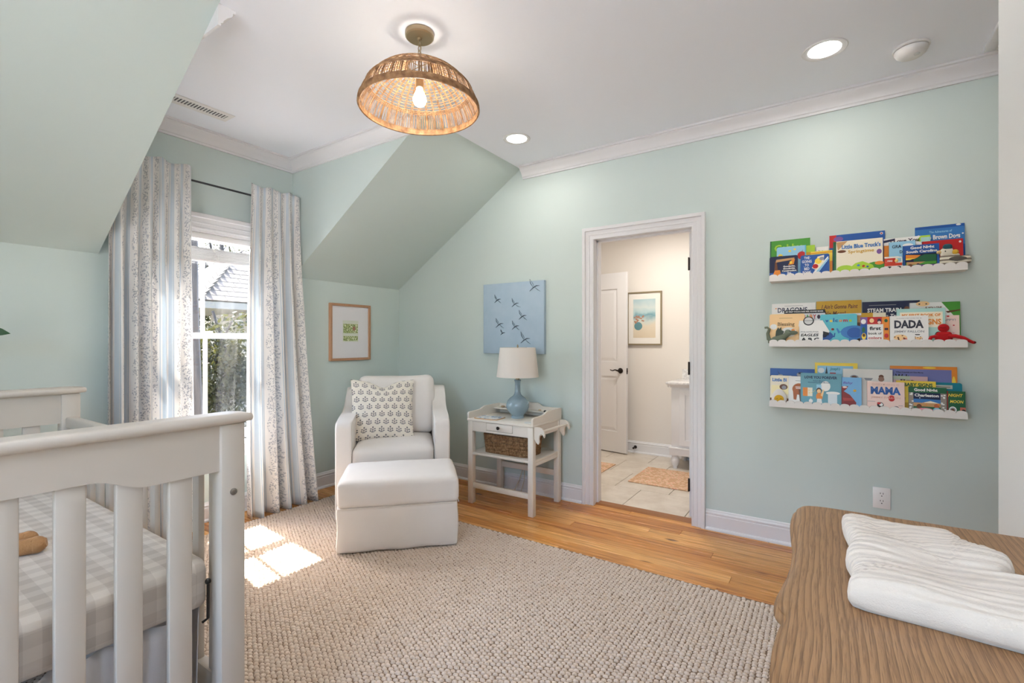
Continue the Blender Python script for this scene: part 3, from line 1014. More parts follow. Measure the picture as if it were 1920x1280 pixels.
b = B(); b.soft((-.10, -.02, .06), (.09, .16, .139), .03, (0, 0, .01), n=8, wob=.003); o = b.make('folded_muslin', q, None); o.location = (3.07, 2.02, .396); tag(o, 'folded white muslin cloth inside the seagrass basket', 'cloth')

# table lamp
lm = empty('table_lamp', (3.13, 2.015, .655), 0, 'blue-grey ceramic gourd table lamp with a white drum shade', 'lamp')
GLAZE = N('blue_grey_crackle_glaze')
_v = GLAZE.coord('Object'); _vo = GLAZE.n('TexVoronoi', feature='DISTANCE_TO_EDGE'); _vo.inputs['Scale'].default_value = 55; GLAZE.l(_v, _vo.inputs['Vector'])
GLAZE.base(GLAZE.mix(GLAZE.ramp(_vo.outputs['Distance'], [(0, (.35, .35, .35, 1)), (.03, (0, 0, 0, 1))]), C(138, 160, 170), C(112, 134, 144)), .18)
GLAZE.b.inputs['Coat Weight'].default_value = .5
b = B(); b.lathe([(0, 0), (.050, 0), (.052, .005), (.050, .016), (.046, .020), (.060, .035), (.080, .060), (.089, .085), (.089, .108), (.080, .135), (.060, .158), (.038, .172), (.027, .186), (.022, .205), (.0205, .250), (.022, .280), (.027, .295), (.024, .299), (0, .299)], 40); b.make('lamp_base', GLAZE.m, lm)
b = B(); b.lathe([(0, .298), (.016, .298), (.016, .312), (.011, .316), (.011, .345), (0, .345)], 16); b.tube([(0, 0, .34), (0, 0, .555)], .003, 6); b.make('lamp_stem', BRASS, lm)
b = B(); b.lathe([(0, .548), (.006, .549), (.007, .556), (.004, .562), (.006, .568), (0, .572)], 12); b.make('finial', BRASS, lm)
SH = N('linen_lampshade'); SH.base(C(250, 245, 238), .9, 0, .2)
_t = SH.n('BsdfTranslucent'); _t.inputs[0].default_value = C(248, 240, 230); _m = SH.n('MixShader'); _m.inputs[0].default_value = .35
SH.l(SH.b.outputs[0], _m.inputs[1]); SH.l(_t.outputs[0], _m.inputs[2]); SH.l(_m.outputs[0], SH.out.inputs[0])
b = B(); b.lathe([(.165, .320), (.139, .548), (.1375, .548), (.1635, .320), (.165, .320)], 56); b.make('lamp_shade', SH.m, lm)
b = B()
for k in range(3):
    a = k * 2 * PI / 3; b.tube([(0, 0, .545), (.138 * math.cos(a), .138 * math.sin(a), .545)], .0018, 5)
b.make('shade_spider', BRASS, lm)
b = B(); b.tube([(3.19, 2.06, .66), (3.345, 2.09, .655), (3.37, 2.10, .56), (3.372, 2.10, .50), (3.372, 2.10, .33), (3.365, 2.105, .22), (3.35, 2.14, .10), (3.30, 2.16, .012), (3.33, 2.11, .012), (3.372, 2.105, .10), (3.378, 2.103, .46), (3.378, 2.101, .79)], .0028, 6)
o = b.make('lamp_cord', flat(196, 180, 150)); tag(o, 'thin beige lamp cord running down the wall behind the washstand', 'cord')

# things on the washstand
tr = empty('wooden_tray', (2.995, 2.185, .655), math.radians(4), 'flat wooden tray with a pale blue floral print on the washstand', 'tray')
TW = N('birch_wood').base(C(196, 158, 118), .5).m
pr = rrect(.075, .105, .022, 40)
b = B(); b.prism([(p[0], p[1]) for p in pr], 'z', 0, .007); b.make('tray_board', TW, tr, 30)
FP = N('blue_floral_print'); _n = FP.noise(FP.coord('Object'), 38, 2)
FP.base(FP.ramp(_n, [(.52, C(232, 230, 226)), (.58, C(170, 190, 206)), (.66, C(120, 148, 176))]), .5)
pr = rrect(.069, .099, .019, 40)
b = B(); b.prism([(p[0], p[1]) for p in pr], 'z', .007, .0078); b.make('printed_surface', FP.m, tr, 30)
b = B(); b.lathe([(0, 0), (.034, 0), (.036, .004), (.034, .006), (.012, .004), (0, .004)], 24); o = b.make('trinket_dish', flat(214, 216, 214, .3)); o.location = (2.975, 1.815, .655); tag(o, 'small pale round dish on the front right of the washstand', 'dish')
b = B(); b.tube([(0, 0, .0), (0, 0, .03), (.002, 0, .052)], [.012, .006, .004], 10); b.ball((0, .004, .060), (.009, .013, .009), 10, 8); b.ball((0, -.012, .056), (.006, .010, .005), 8, 6); o = b.make('metal_figurine', STEEL); o.location = (3.19, 1.80, .655); tag(o, 'small dark metal figurine by the right gallery of the washstand', 'figurine')
for i, (x_, y_, r_, c, lb) in enumerate(((3.275, 1.80, .013, (198, 164, 120), 'tan pebble on the right end of the washstand ledge'), (3.275, 1.90, .011, (188, 170, 140), 'beige pebble on the washstand ledge beside the dark figurine'), (3.27, 2.25, .015, (176, 150, 118), 'brown shell on the left end of the washstand ledge'), (3.27, 2.17, .012, (130, 130, 138), 'grey shell on the washstand ledge left of the lamp'))):
    b = B(); b.ball((0, 0, r_ * .55), (r_, r_ * 1.25, r_ * .55), 12, 8); o = b.make('shell', flat(*c)); o.location = (x_, y_, .703); tag(o, lb, 'shell', 'small keepsakes on the washstand ledge')

# ------------------------------------------------------------------ pictures
cv = empty('bird_canvas', (3.37, 2.212, 1.447), 0, 'square pale blue canvas painting of flying birds above the lamp', 'painting')
PB = N('pale_blue_oil_paint'); _a = PB.noise(PB.coord('Object', (1, 9, 9)), 1.0, 4, .6); _b2 = PB.noise(PB.coord('Object'), 60, 2)
PB.base(PB.mix(_a, C(160, 184, 202), C(180, 198, 212)), .7); PB.bump(_b2, .2, .002)
b = B(); b.box((-.016, -.305, -.300), (.019, .305, .300), .003); b.make('canvas', PB.m, cv)
INK = flat(58, 66, 84, .8)
def stroke(q, pts, r):
    q.tube([(-.0172, y_, z_) for y_, z_ in pts], [r * .5] + [r] * (len(pts) - 2) + [r * .35], 5, r2=None)
birds = [(.845, .085, 1.15, 0), (.245, .235, .8, 0), (.54, .305, .85, 1), (.66, .48, .9, 0), (.275, .585, .95, 0), (.545, .62, .85, 0), (.335, .71, .55, 2), (.70, .80, 1.1, 0)]
for u, v, k, ty in birds:
    h = B(); y_ = .305 - u * .61 + .0; z_ = .30 - v * .60
    k *= .062
    stroke(h, [(y_ + k * .55, z_ - k * .45), (y_ + k * .1, z_ - k * .1), (y_ - k * .35, z_ + k * .12), (y_ - k * .75, z_ + k * .12)], .0036)
    stroke(h, [(y_ + .1 * k, z_ - k * .02), (y_ + k * .45, z_ + k * .45), (y_ + k * .55, z_ + k * .95)], .0026)
    stroke(h, [(y_ - .05 * k, z_ + .02 * k), (y_ + k * .15, z_ + k * .4), (y_ + k * .5, z_ + k * .9)], .0016)
    if ty != 2:
        stroke(h, [(y_ - .1 * k, z_ - .02 * k), (y_ - k * .5, z_ - k * .35), (y_ - k * (1.1 if ty else .85), z_ - k * .55)], .0022)
    h.make('painted_bird', INK, cv)
fr = empty('framed_print', (2.794, 3.595, 1.333), 0, 'small green botanical print in an oak frame above the armchair', 'picture')
FRW = N('light_oak_frame'); _n = FRW.noise(FRW.coord('Object', (30, 30, 4)), 2, 3); FRW.base(FRW.mix(_n, C(190, 146, 112), C(168, 126, 94)), .5)
def frame(parent, hw, hh, w_, d0, d1, mat, name='frame_rail'):
    for a, c in (((-hw, d0, -hh), (-hw + w_, d1, hh)), ((hw - w_, d0, -hh), (hw, d1, hh)), ((-hw + w_, d0, hh - w_), (hw - w_, d1, hh)), ((-hw + w_, d0, -hh), (hw - w_, d1, -hh + w_))):
        q = B(); q.box(a, c, .0015, 1); q.make(name, mat, parent)
frame(fr, .219, .253, .022, -.014, .012, FRW.m)
b = B(); b.box((-.198, -.002, -.232), (.198, .010, .232)); b.make('mat_board', flat(226, 224, 226, .8), fr, 0)
GP = N('green_botanical_ink'); _c = GP.coord('Object'); _vv = GP.n('TexVoronoi', distance='CHEBYCHEV'); _vv.inputs['Scale'].default_value = 95; GP.l(_c, _vv.inputs['Vector'])
GP.base(GP.ramp(_vv.outputs['Distance'], [(.2, C(96, 116, 78)), (.45, C(178, 190, 120)), (.6, C(222, 224, 196))]), .8)
b = B(); b.box((-.078, -.0032, -.008), (.078, -.002, .075)); b.make('print_panel', GP.m, fr, 0)
b = B(); b.box((-.078, -.0032, -.078), (.078, -.002, -.034)); b.make('print_panel', GP.m, fr, 0)
b = B(); b.box((-.084, -.0026, -.085), (.084, -.0018, .105)); b.make('print_paper', flat(216, 220, 206, .8), fr, 0)
b = B(); b.box((.022, -.0040, .018), (.050, -.0030, .052)); b.make('print_motif', flat(168, 122, 104, .8), fr, 0)

# ------------------------------------------------------------------ curtains, rod, blind
rd = empty('curtain_rod', (1.62, 3.50, 2.314), 0, 'thin dark metal curtain rod above the window', 'curtain rod')
RI = Matrix.Translation((-1.62, -3.50, -2.314))
b = B(); b.tube([(1.03, 3.5, 2.314), (2.225, 3.5, 2.314)], .007, 12); part(b, 'rod', STEEL, rd, RI)
for x_ in (1.06, 2.19):
    b = B(); b.tube([(x_, 3.5, 2.306), (x_, 3.605, 2.306)], .005, 8); b.lathe([(0, 0), (.02, 0), (.02, .006), (0, .006)], 14, M=Matrix.Translation((x_, 3.606, 2.306)) @ Matrix.Rotation(PI / 2, 4, 'X')); part(b, 'bracket', STEEL, rd, RI)
def curtain(label, xt0, xt1, xb0, xb1, folds, cloth, seed, yb=0.0):
    rng = random.Random(seed)
    ph = [rng.uniform(-.5, .5) for _ in range(folds + 2)]
    def f(u, v):
        z_ = .012 + (2.392 - .012) * v
        k = 1 - v
        kk = max(0.0, k - .03)
        xa = xt0 + (xb0 - xt0) * kk ** 1.2; xc = xt1 + (xb1 - xt1) * kk ** 1.2
        q = u * folds
        i = int(min(q, folds - .001)); w_ = q - i
        ph_ = ph[i] * (1 - w_) + ph[i + 1] * w_
        a = 2 * PI * q + ph_ * (0.4 + 1.6 * k)
        amp = .009 + .040 * min(1, max(0, k - .035) * 3.0) + .014 * k * k
        # pinched flat round the rod pocket
        x_ = xa + (xc - xa) * (u + .010 * math.sin(a * 1.0 + 1.2) * min(1, k * 3))
        y_ = 3.478 + .014 * min(1, max(0, k - .05) * 4) + amp * math.sin(a) + .010 * math.sin(2.3 * a + k * 4 + seed) * k + yb * kk ** 2
        if k < .035:
            y_ += 0
        return (x_, y_, z_ + (.010 * math.sin(a * .5 + seed) if v > .99 else 0)), (u * cloth, z_)
    o = uvgrid('curtain', f, folds * 16, 46, CURTAIN, None, .0015)
    tag(o, label, 'curtain', 'blue striped floral window curtains')
    return o
curtain('left striped floral curtain panel hanging behind the crib', 1.02, 1.449, 1.015, 1.46, 6, 1.15, 3)
curtain('right striped floral curtain panel pooling on the rug by the window', 1.842, 2.222, 1.762, 2.285, 5, 1.0, 8, -.13)
bl = empty('window_blind', (1.62, E + .02, 1.98), 0, 'raised white slatted window blind under the window head', 'window blind')
BI = Matrix.Translation((-1.62, -(E + .02), -1.98))
b = B(); b.box((WX0 + .022, E + .002, 1.962), (WX1 - .022, E + .040, 2.001), .003); part(b, 'head_rail', WHITE, bl, BI)
q = B(); q.box((-(WX1 - WX0) / 2 + .026, -.0175, -.0012), ((WX1 - WX0) / 2 - .026, .0175, .0012), .0008, 1)
s0 = q.make('slat', WHITE, bl); first = True
for i in range(13):
    o = s0 if first else link_copy(s0, bl); first = False
    o.location = (0, .001, -.154 + .0062 * i + .082 - .082)
    o.rotation_euler = (math.radians(random.uniform(-3, 3)), 0, 0)
b = B(); b.box((WX0 + .026, E + .003, 1.806), (WX1 - .026, E + .039, 1.822), .004); part(b, 'bottom_rail', WHITE, bl, BI)
for x_ in (1.36, 1.68, 1.90):
    b = B(); b.tube([(x_, E + .006, 1.965), (x_, E + .006, 1.81)], .0018, 5); b.tube([(x_ + .014, E + .034, 1.965), (x_ + .014, E + .034, 1.81)], .0018, 5); part(b, 'ladder_cord', WHITE, bl, BI)
b = B()
for k in range(3):
    pts = [(1.655 + .017 * math.sin(t * .9 + k * 2.1) + .006 * math.sin(t * 2.3), E - .001 - .004 * abs(math.sin(t + k)), 1.93 - .0075 * t - .01 * k) for t in range(18)]
    b.tube(pts, .0022, 5)
part(b, 'lift_cord', WHITE, bl, BI)
# ------------------------------------------------------------------ dresser with folded blanket
ds = empty('dresser', (.72, -.19, 0), 0, 'oak dresser with a serpentine moulded top in the foreground', 'dresser')
DI = Matrix.Translation((-.72, .19, 0))
ctrl = [(1.30, .0715), (1.253, .071), (1.19, .066), (1.121, .0595), (1.07, .0575), (1.022, .0575), (.975, .0605), (.932, .0655), (.895, .0700), (.870, .0712), (.850, .0700), (.838, .0665), (.826, .0590), (.815, .0575), (.785, .0605), (.739, .0628), (.687, .0615), (.634, .0565), (.58, .0575), (.54, .062), (.52, .0600), (.508, .0665), (.49, .0705), (.46, .0712), (.42, .067), (.37, .060), (.31, .0575), (.24, .0600), (.17, .067), (.11, .071), (.07, .071)]
outline = [(1.345, .070), (1.368, .062), (1.384, .046), (1.392, .025), (1.396, 0), (1.396, -.440), (.045, -.440), (.045, .050), (.05, .066)] + [(x_, y_) for x_, y_ in reversed(ctrl)]
def inset(poly, d):
    cx, cy = .72, -.19
    out = []
    n = len(poly)
    for i in range(n):
        a, p, c = Vector(poly[i - 1]), Vector(poly[i]), Vector(poly[(i + 1) % n])
        t = (c - a).normalized()
        nrm = Vector((-t.y, t.x))
        if nrm.dot(Vector((cx, cy)) - p) < 0:
            nrm = -nrm
        out.append(tuple(p + nrm * d))
    return out
lay = [(.010, .815), (.004, .817), (.0, .822), (.0, .830), (.004, .8355), (.0065, .8360), (.0075, .8415), (.011, .8465), (.016, .8495), (.024, .850)]
rings = [inset(outline, d) for d, z_ in lay]
b = B(); n_ = len(outline)
vs = [(p[0], p[1], z_) for r_, (d, z_) in zip(rings, lay) for p in r_]
fs = []
for i in range(len(lay) - 1):
    for k in range(n_):
        k2 = (k + 1) % n_
        fs.append((i * n_ + k, i * n_ + k2, (i + 1) * n_ + k2, (i + 1) * n_ + k))
fs.append(tuple(range(n_))); fs.append(tuple((len(lay) - 1) * n_ + k for k in range(n_)))
b.raw(vs, fs); part(b, 'dresser_top', OAK, ds, DI, 50)
b = B(); b.box((.075, -.435, .10), (1.365, .030, .816), .004); part(b, 'carcass', OAK, ds, DI)
for i, (za, zb) in enumerate(((.13, .35), (.36, .58), (.59, .80))):
    for xa, xb in ((.085, .715), (.725, 1.355)):
        h = empty('drawer'); h.parent = ds; h.matrix_parent_inverse = DI
        b = B(); b.box((xa, .026, za), (xb, .046, zb), .004); b.make('drawer_front', OAK, h)
        for kx in (xa + .15, xb - .15):
            b = B(); b.lathe([(0, 0), (.006, 0), (.006, .012), (.015, .018), (.013, .026), (0, .028)], 14, M=Matrix.Translation((kx, .046, (za + zb) / 2)) @ Matrix.Rotation(-PI / 2, 4, 'X')); b.make('knob', BRASS, h)
for xa in (.09, 1.29):
    for ya in (-.42, -.04):
        b = B(); b.box((xa, ya, .0), (xa + .06, ya + .06, .10), .006); part(b, 'foot', OAK, ds, DI)

KN = N('cream_ribbed_knit')
_v = KN.coord('Object'); _n1 = KN.noise(_v, 500, 2); _n2 = KN.noise(_v, 9, 3)
_wv = KN.n('TexWave', wave_type='BANDS', bands_direction='X', wave_profile='SIN'); _wv.inputs['Scale'].default_value = 22.0; _wv.inputs['Distortion'].default_value = 2.5; _wv.inputs['Detail'].default_value = 2.0; _wv.inputs['Detail Scale'].default_value = 1.2; KN.l(KN.coord('Object', (1, .35, .3)), _wv.inputs['Vector'])
_n1 = KN.math('ADD', KN.math('MULTIPLY', _n1, .35), _wv.outputs['Fac'])
KN.base(KN.mix(_n2, C(226, 217, 205), C(212, 202, 189)), .95, 0, .1); KN.bump(_n1, .5, .004); KN.b.inputs['Sheen Weight'].default_value = .4
bnd = [(1.262, -.035), (1.266, -.055), (1.252, -.090), (1.240, -.130), (1.246, -.175), (1.240, -.200), (1.200, -.212), (1.165, -.232), (1.140, -.252), (1.100, -.255), (1.062, -.240), (1.045, -.232), (1.030, -.250), (1.020, -.290), (1.012, -.340), (1.000, -.385), (.960, -.395), (.900, -.392), (.868, -.380), (.862, -.300), (.866, -.200), (.872, -.120), (.874, -.060), (.878, -.036), (.892, -.026), (.960, -.034), (1.020, -.027), (1.090, -.036), (1.170, -.028), (1.235, -.026)]
def smooth_loop(pts, n):
    out = []
    m = len(pts)
    for i in range(n):
        t = i / n * m; k = int(t); f = t - k
        p0, p1, p2, p3 = (Vector(pts[(k + j - 1) % m]) for j in range(4))
        out.append(.5 * ((2 * p1) + (-p0 + p2) * f + (2 * p0 - 5 * p1 + 4 * p2 - p3) * f * f + (-p0 + 3 * p1 - 3 * p2 + p3) * f ** 3))
    return out
def blanket():
    loop = smooth_loop(bnd, 150); cen = Vector((1.03, -.165))
    S = [1.0 - 0.0, .985, .955, .91, .85, .77, .67, .55, .42, .28, .14]
    hts = []
    q = B(); vs = []
    prof = [(.97, 0.0), (1.0, .008), (1.005, .018), (.995, .028), (.97, .035), (.93, .040), (.87, .043), (.80, .044), (.72, .045), (.64, .045), (.56, .045), (.48, .045), (.40, .045), (.32, .045), (.24, .045), (.16, .045), (.06, .045)]
    for s_, h in prof:
        for p in loop:
            r_ = p - cen
            c = cen + r_ * s_
            top = max(0, min(1, (h - .02) / .03))
            rib = .0030 * math.sin((c.x * 1.0 + .10 * c.y) * 2 * PI / .030 + 1.4 * math.sin(c.y * 11)) + .0035 * math.sin(c.x * 38 + c.y * 14) + .0030 * math.sin(c.y * 33 - c.x * 9)
            slump = -.012 * max(0, (c.x - 1.10) / .15) - .010 * max(0, (-c.y - .28) / .1)
            vs.append((c.x, c.y, .8502 + h + top * (rib + slump)))
    n2 = len(loop); fs = []
    for i in range(len(prof) - 1):
        for k in range(n2):
            k2 = (k + 1) % n2
            fs.append((i * n2 + k, i * n2 + k2, (i + 1) * n2 + k2, (i + 1) * n2 + k))
    fs.append(tuple(range(n2))); fs.append(tuple((len(prof) - 1) * n2 + k for k in range(n2)))
    q.raw(vs, fs)
    return q
bk_ = empty('knit_blanket', (1.03, -.165, .85), 0, 'folded cream ribbed knit blanket on top of the dresser', 'blanket')
KBI = Matrix.Translation((-1.03, .165, -.85))
part(blanket(), 'upper_fold', KN.m, bk_, KBI, 80)

# ------------------------------------------------------------------ pendant lamp
PX, PY = 1.634, 1.600
pe = empty('pendant_lamp', (PX, PY, HC), 0, 'woven rattan dome pendant lamp hanging from the ceiling', 'pendant lamp')
b = B(); b.lathe([(0, 0), (.066, 0), (.067, -.006), (.066, -.020), (.060, -.025), (.012, -.026), (.010, -.036), (0, -.036)], 40); b.make('ceiling_canopy', BRASS, pe)
zz = -.032
for k in range(5):
    L_ = .030; pts = []
    for i in range(16):
        a = 2 * PI * i / 16
        p = Vector((.0085 * math.cos(a), 0, L_ / 2 * math.sin(a) * 1.05))
        if k % 2:
            p = Vector((0, p.x, p.z))
        pts.append(p + Vector((0, 0, zz - L_ / 2)))
    b = B(); b.tube(pts, .0021, 6, closed=True); b.make('chain_link', BRASS, pe)
    zz -= L_ - .0055
b = B(); b.tube([(.006, .004, -.03), (.012, .006, -.07), (.003, .008, -.11), (.0, .0, -.16), (0, 0, -.24)], .0022, 6); b.make('cord', flat(190, 176, 150), pe)
SPROF = [(.056, -.160), (.100, -.168), (.145, -.184), (.184, -.208), (.214, -.234), (.238, -.262), (.256, -.292), (.268, -.318), (.274, -.340), (.276, -.358)]
def sp(t):
    t = max(0, min(.9999, t)) * (len(SPROF) - 1); i = int(t); f = t - i
    return (SPROF[i][0] + (SPROF[i + 1][0] - SPROF[i][0]) * f, SPROF[i][1] + (SPROF[i + 1][1] - SPROF[i][1]) * f)
def ring(q, t, r, off=0.0, n=64):
    R_, z_ = sp(t)
    q.tube([((R_ + off) * math.cos(2 * PI * k / n), (R_ + off) * math.sin(2 * PI * k / n), z_) for k in range(n)], r, 5, closed=True)
sh = empty('woven_shade'); sh.parent = pe
b = B()
for k in range(40):
    a = 2 * PI * k / 40
    for da in (-.014, .014):
        pts = []
        for i in range(13):
            R_, z_ = sp(i / 12); pts.append((R_ * math.cos(a + da), R_ * math.sin(a + da), z_))
        b.tube(pts, .0022, 5)
stuff(b.make('rib_reeds', REED, sh))
b = B()
for i in range(14):
    ring(b, .02 + .52 * i / 13, .0021, .002 * (-1) ** i)
stuff(b.make('dome_weave', REED, sh))
b = B()
for k in range(150):
    a = 2 * PI * (k + random.uniform(-.3, .3)) / 150
    pts = []
    for i in range(5):
        R_, z_ = sp(.54 + .32 * i / 4); pts.append(((R_ - .003) * math.cos(a), (R_ - .003) * math.sin(a), z_))
    b.tube(pts, .0020, 4)
stuff(b.make('vertical_reeds', REED, sh))
for t0, nn in ((.535, 3), (.86, 2), (.90, 5)):
    b = B()
    for i in range(nn):
        ring(b, min(.999, t0 + .024 * i), .0030, .003)
    b.make('woven_band', REED, sh)
b = B(); ring(b, .9999, .0050, .001, 72); b.make('rim', REED, sh)
b = B(); ring(b, 0.0, .0050, 0, 36)
for a in (0, PI / 2, PI, 3 * PI / 2):
    b.tube([(.056 * math.cos(a), .056 * math.sin(a), -.160), (.014 * math.cos(a), .014 * math.sin(a), -.158), (0, 0, -.150)], .0022, 5)
b.make('top_ring', BRASS, sh)
b = B(); b.lathe([(0, -.205), (.016, -.206), (.018, -.215), (.018, -.258), (.014, -.262), (0, -.262)], 20); b.make('socket', BRASS, pe)
b = B(); b.lathe([(0, -.345), (.012, -.343), (.024, -.335), (.031, -.320), (.031, -.308), (.024, -.290), (.015, -.272), (.013, -.258), (0, -.258)], 24)
b.make('bulb', emit('warm_bulb_glow', (1.0, .88, .76, 1), 125.0), pe)

# ------------------------------------------------------------------ ceiling fixtures
LENS_M = emit('led_lens_glow', (1, .965, .92, 1), 14.0)
def can(label, x_, y_, power=CAN_POWER):
    r = empty('recessed_light', (x_, y_, HC), 0, label, 'ceiling light', 'recessed ceiling lights')
    b = B(); b.lathe([(.070, -.0005), (.076, -.004), (.094, -.005), (.098, -.0005), (.070, -.0005)], 48); b.make('trim_ring', TRIM, r)
    b = B(); b.lathe([(0, -.0015), (.071, -.0015), (.071, -.0005), (0, -.0005)], 40); b.make('lens', LENS_M, r)
    l_ = bpy.data.lights.new('recessed_light_beam', 'AREA'); l_.shape = 'DISK'; l_.size = .14; l_.energy = power; l_.color = (1, .92, .82)
    o = bpy.data.objects.new('recessed_light_beam', l_); o.location = (0, 0, -.008); COL.objects.link(o); o.parent = r
can('large bright recessed ceiling light near the smoke detector', 2.836, .012)
can('recessed ceiling light between the pendant lamp and the right wall', 2.868, 1.854)
can('added recessed fill light out of view above the crib', .42, 1.75)  # unseen light, added to brighten the crib side
can('added recessed fill light out of view above the camera', .42, .012)  # also added, fills the room from over the camera
can('added recessed fill light out of view over the entry', 2.836, -1.55)  # added out of view to light the entry
sm = empty('smoke_detector', (3.045, -.344, HC), 0, 'round white smoke detector on the ceiling', 'smoke detector')
b = B(); b.lathe([(0, 0), (.072, 0), (.074, -.008), (.070, -.012), (0, -.012)], 40); b.make('mount_plate', WHITE, sm)
b = B(); b.lathe([(.060, -.011), (.060, -.0155), (0, -.0155)], 40); b.make('vent_gap', DARK, sm)
b = B(); b.lathe([(.0, -.0152), (.066, -.0152), (.067, -.022), (.060, -.036), (.048, -.046), (.030, -.050), (0, -.051)], 40); b.make('cover', WHITE, sm)
b = B(); b.lathe([(0, -.0502), (.012, -.0502), (.012, -.0535), (0, -.054)], 20, at=(-.022, -.02, 0)); b.make('test_button', flat(206, 206, 204), sm)
vn = empty('ceiling_vent', (1.405, 3.245, HC), 0, 'white slotted air vent in the ceiling near the window', 'vent')
b = B()
b.box((-.178, -.066, -.004), (.178, -.030, -.0002), .001, 1); b.box((-.178, .030, -.004), (.178, .066, -.0002), .001, 1); b.box((-.178, -.030, -.004), (-.150, .030, -.0002), .001, 1); b.box((.150, -.030, -.004), (.178, .030, -.0002), .001, 1)
b.make('frame', WHITE, vn)
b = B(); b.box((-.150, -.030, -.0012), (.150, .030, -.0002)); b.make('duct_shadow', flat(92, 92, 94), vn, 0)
q = B(); q.box((-.0035, -.030, -.0045), (.0035, .030, -.0012)); s0 = q.make('louvre', WHITE, vn, 0)
for i in range(17):
    o = s0 if i == 0 else link_copy(s0, vn)
    o.location = (-.141 + .0176 * i, 0, 0)
ah = empty('attic_hatch', (2.9, -.99, HC), 0, 'white trimmed attic hatch at the edge of the ceiling', 'hatch')
b = B(); b.box((-.30, .30, -.022), (.36, .345, -.0002), .003); b.box((.315, -.30, -.022), (.36, .30, -.0002), .003); b.box((-.30, -.345, -.022), (.36, -.30, -.0002), .003); b.box((-.345, -.345, -.022), (-.30, .345, -.0002), .003); b.make('hatch_trim', TRIM, ah)
b = B(); b.box((-.30, -.30, -.008), (.315, .30, -.0002)); b.make('hatch_panel', CEIL, ah, 0)

# ------------------------------------------------------------------ wall outlets
def outlet(label, y_, z_):
    r = empty('wall_outlet', (D, y_, z_), 0, label, 'outlet', 'wall outlets')
    b = B(); b.box((-.0065, -.040, -.059), (-.0002, .040, .059), .003, 2); b.make('cover_plate', WHITE, r)
    for dz in (-.0205, .0205):
        b = B(); b.lathe([(0, 0), (.0165, 0), (.0165, .0012), (0, .0012)], 20, M=Matrix.Translation((-.0063, 0, dz)) @ Matrix.Rotation(-PI / 2, 4, 'Y')); o = b.make('receptacle', WHITE, r)
        b = B()
        b.box((-.0080, -.0075, dz + .001), (-.0074, -.0050, dz + .010)); b.box((-.0080, .0050, dz + .002), (-.0074, .0075, dz + .010)); b.box((-.0080, -.0024, dz - .011), (-.0074, .0024, dz - .006))
        b.make('slots', DARK, o, 0)
    return r
outlet('white wall outlet above the back edge of the dresser', -.255, .370)
outlet('white wall outlet partly hidden behind the washstand', 2.101, .805 - .36)

# ------------------------------------------------------------------ plant whose leaf tip enters on the left
pl = empty('potted_plant', (.30, 3.30, .014), 0, 'dark green leafy plant at the left edge behind the crib', 'plant')
b = B(); b.lathe([(0, .002), (.11, .002), (.13, .02), (.15, .28), (.155, .30), (.140, .30), (.135, .27), (0, .27)], 32); b.make('planter', BASKET, pl)
b = B(); b.tube([(0, 0, .26), (.01, 0, .6), (-.01, .01, 1.0), (.0, 0, 1.32)], [.012, .010, .008, .005], 8); b.make('stem', flat(96, 78, 54), pl)
LEAFM = N('dark_green_leaf').base(C(44, 84, 52), .35).m
def leaf(z_, ang, length, droop, wid=.05, roll=.25):
    def f(u, v):
        s_ = v; wv = wid * math.sin(PI * min(1, s_ * .97 + .03)) ** .7 * (1 - .2 * s_)
        t = (u - .5) * 2
        r_ = .02 + length * s_
        x_, y_ = r_, t * wv * math.cos(roll)
        zz_ = z_ + .25 * length * s_ - droop * s_ * s_ + .2 * abs(t) * wv + t * wv * math.sin(roll)
        return (x_ * math.cos(ang) - y_ * math.sin(ang), x_ * math.sin(ang) + y_ * math.cos(ang), zz_), (u, v)
    uvgrid('leaf', f, 6, 10, LEAFM, pl, .0012)
for i in range(9):
    leaf(.7 + .07 * i, 1.3 + i * 2.4 if i != 7 else 2.6, .15, .07)
leaf(1.262, -.30, .268, .056, .046, 1.15)

# ------------------------------------------------------------------ bathroom contents
va = empty('bathroom_vanity', (5.0, .80, 0), 0, 'white bathroom vanity with a marble top seen through the doorway', 'vanity')
VI = Matrix.Translation((-5.0, -.80, 0))
vx0, vx1, vy0, vy1 = 4.795, 5.238, .20, 1.285
b = B(); b.box((vx0, vy0, .21), (vx1, vy1, .80), .002); part(b, 'cabinet_body', TRIM, va, VI)
b = B(); b.box((vx0 - .014, vy0 - .014, .135), (vx1, vy1 + .014, .200), .003); b.box((vx0 - .022, vy0 - .022, .195), (vx1, vy1 + .022, .212), .004); part(b, 'plinth', TRIM, va, VI)
b = B(); b.prism([(0, 0), (.012, 0), (.016, .008), (.030, .016), (.036, .028), (0, .028)], 'y', vy0, vy1 + .03, M=Matrix.Translation((vx0, 0, .80)) @ Matrix.Scale(-1, 4, (1, 0, 0))); b.prism([(0, 0), (.012, 0), (.016, .008), (.030, .016), (.036, .028), (0, .028)], 'x', vx0 - .03, vx1, M=Matrix.Translation((0, vy1, .80))); part(b, 'cornice', TRIM, va, VI)
b = B(); b.box((vx0 - .045, vy0 - .045, .828), (vx1 + .005, vy1 + .045, .852), .004); part(b, 'countertop', MARBLE, va, VI)
b = B(); b.box((vx1 - .012, vy0 - .045, .852), (vx1 + .008, vy1 + .0, .955), .002); part(b, 'backsplash', MARBLE, va, VI)
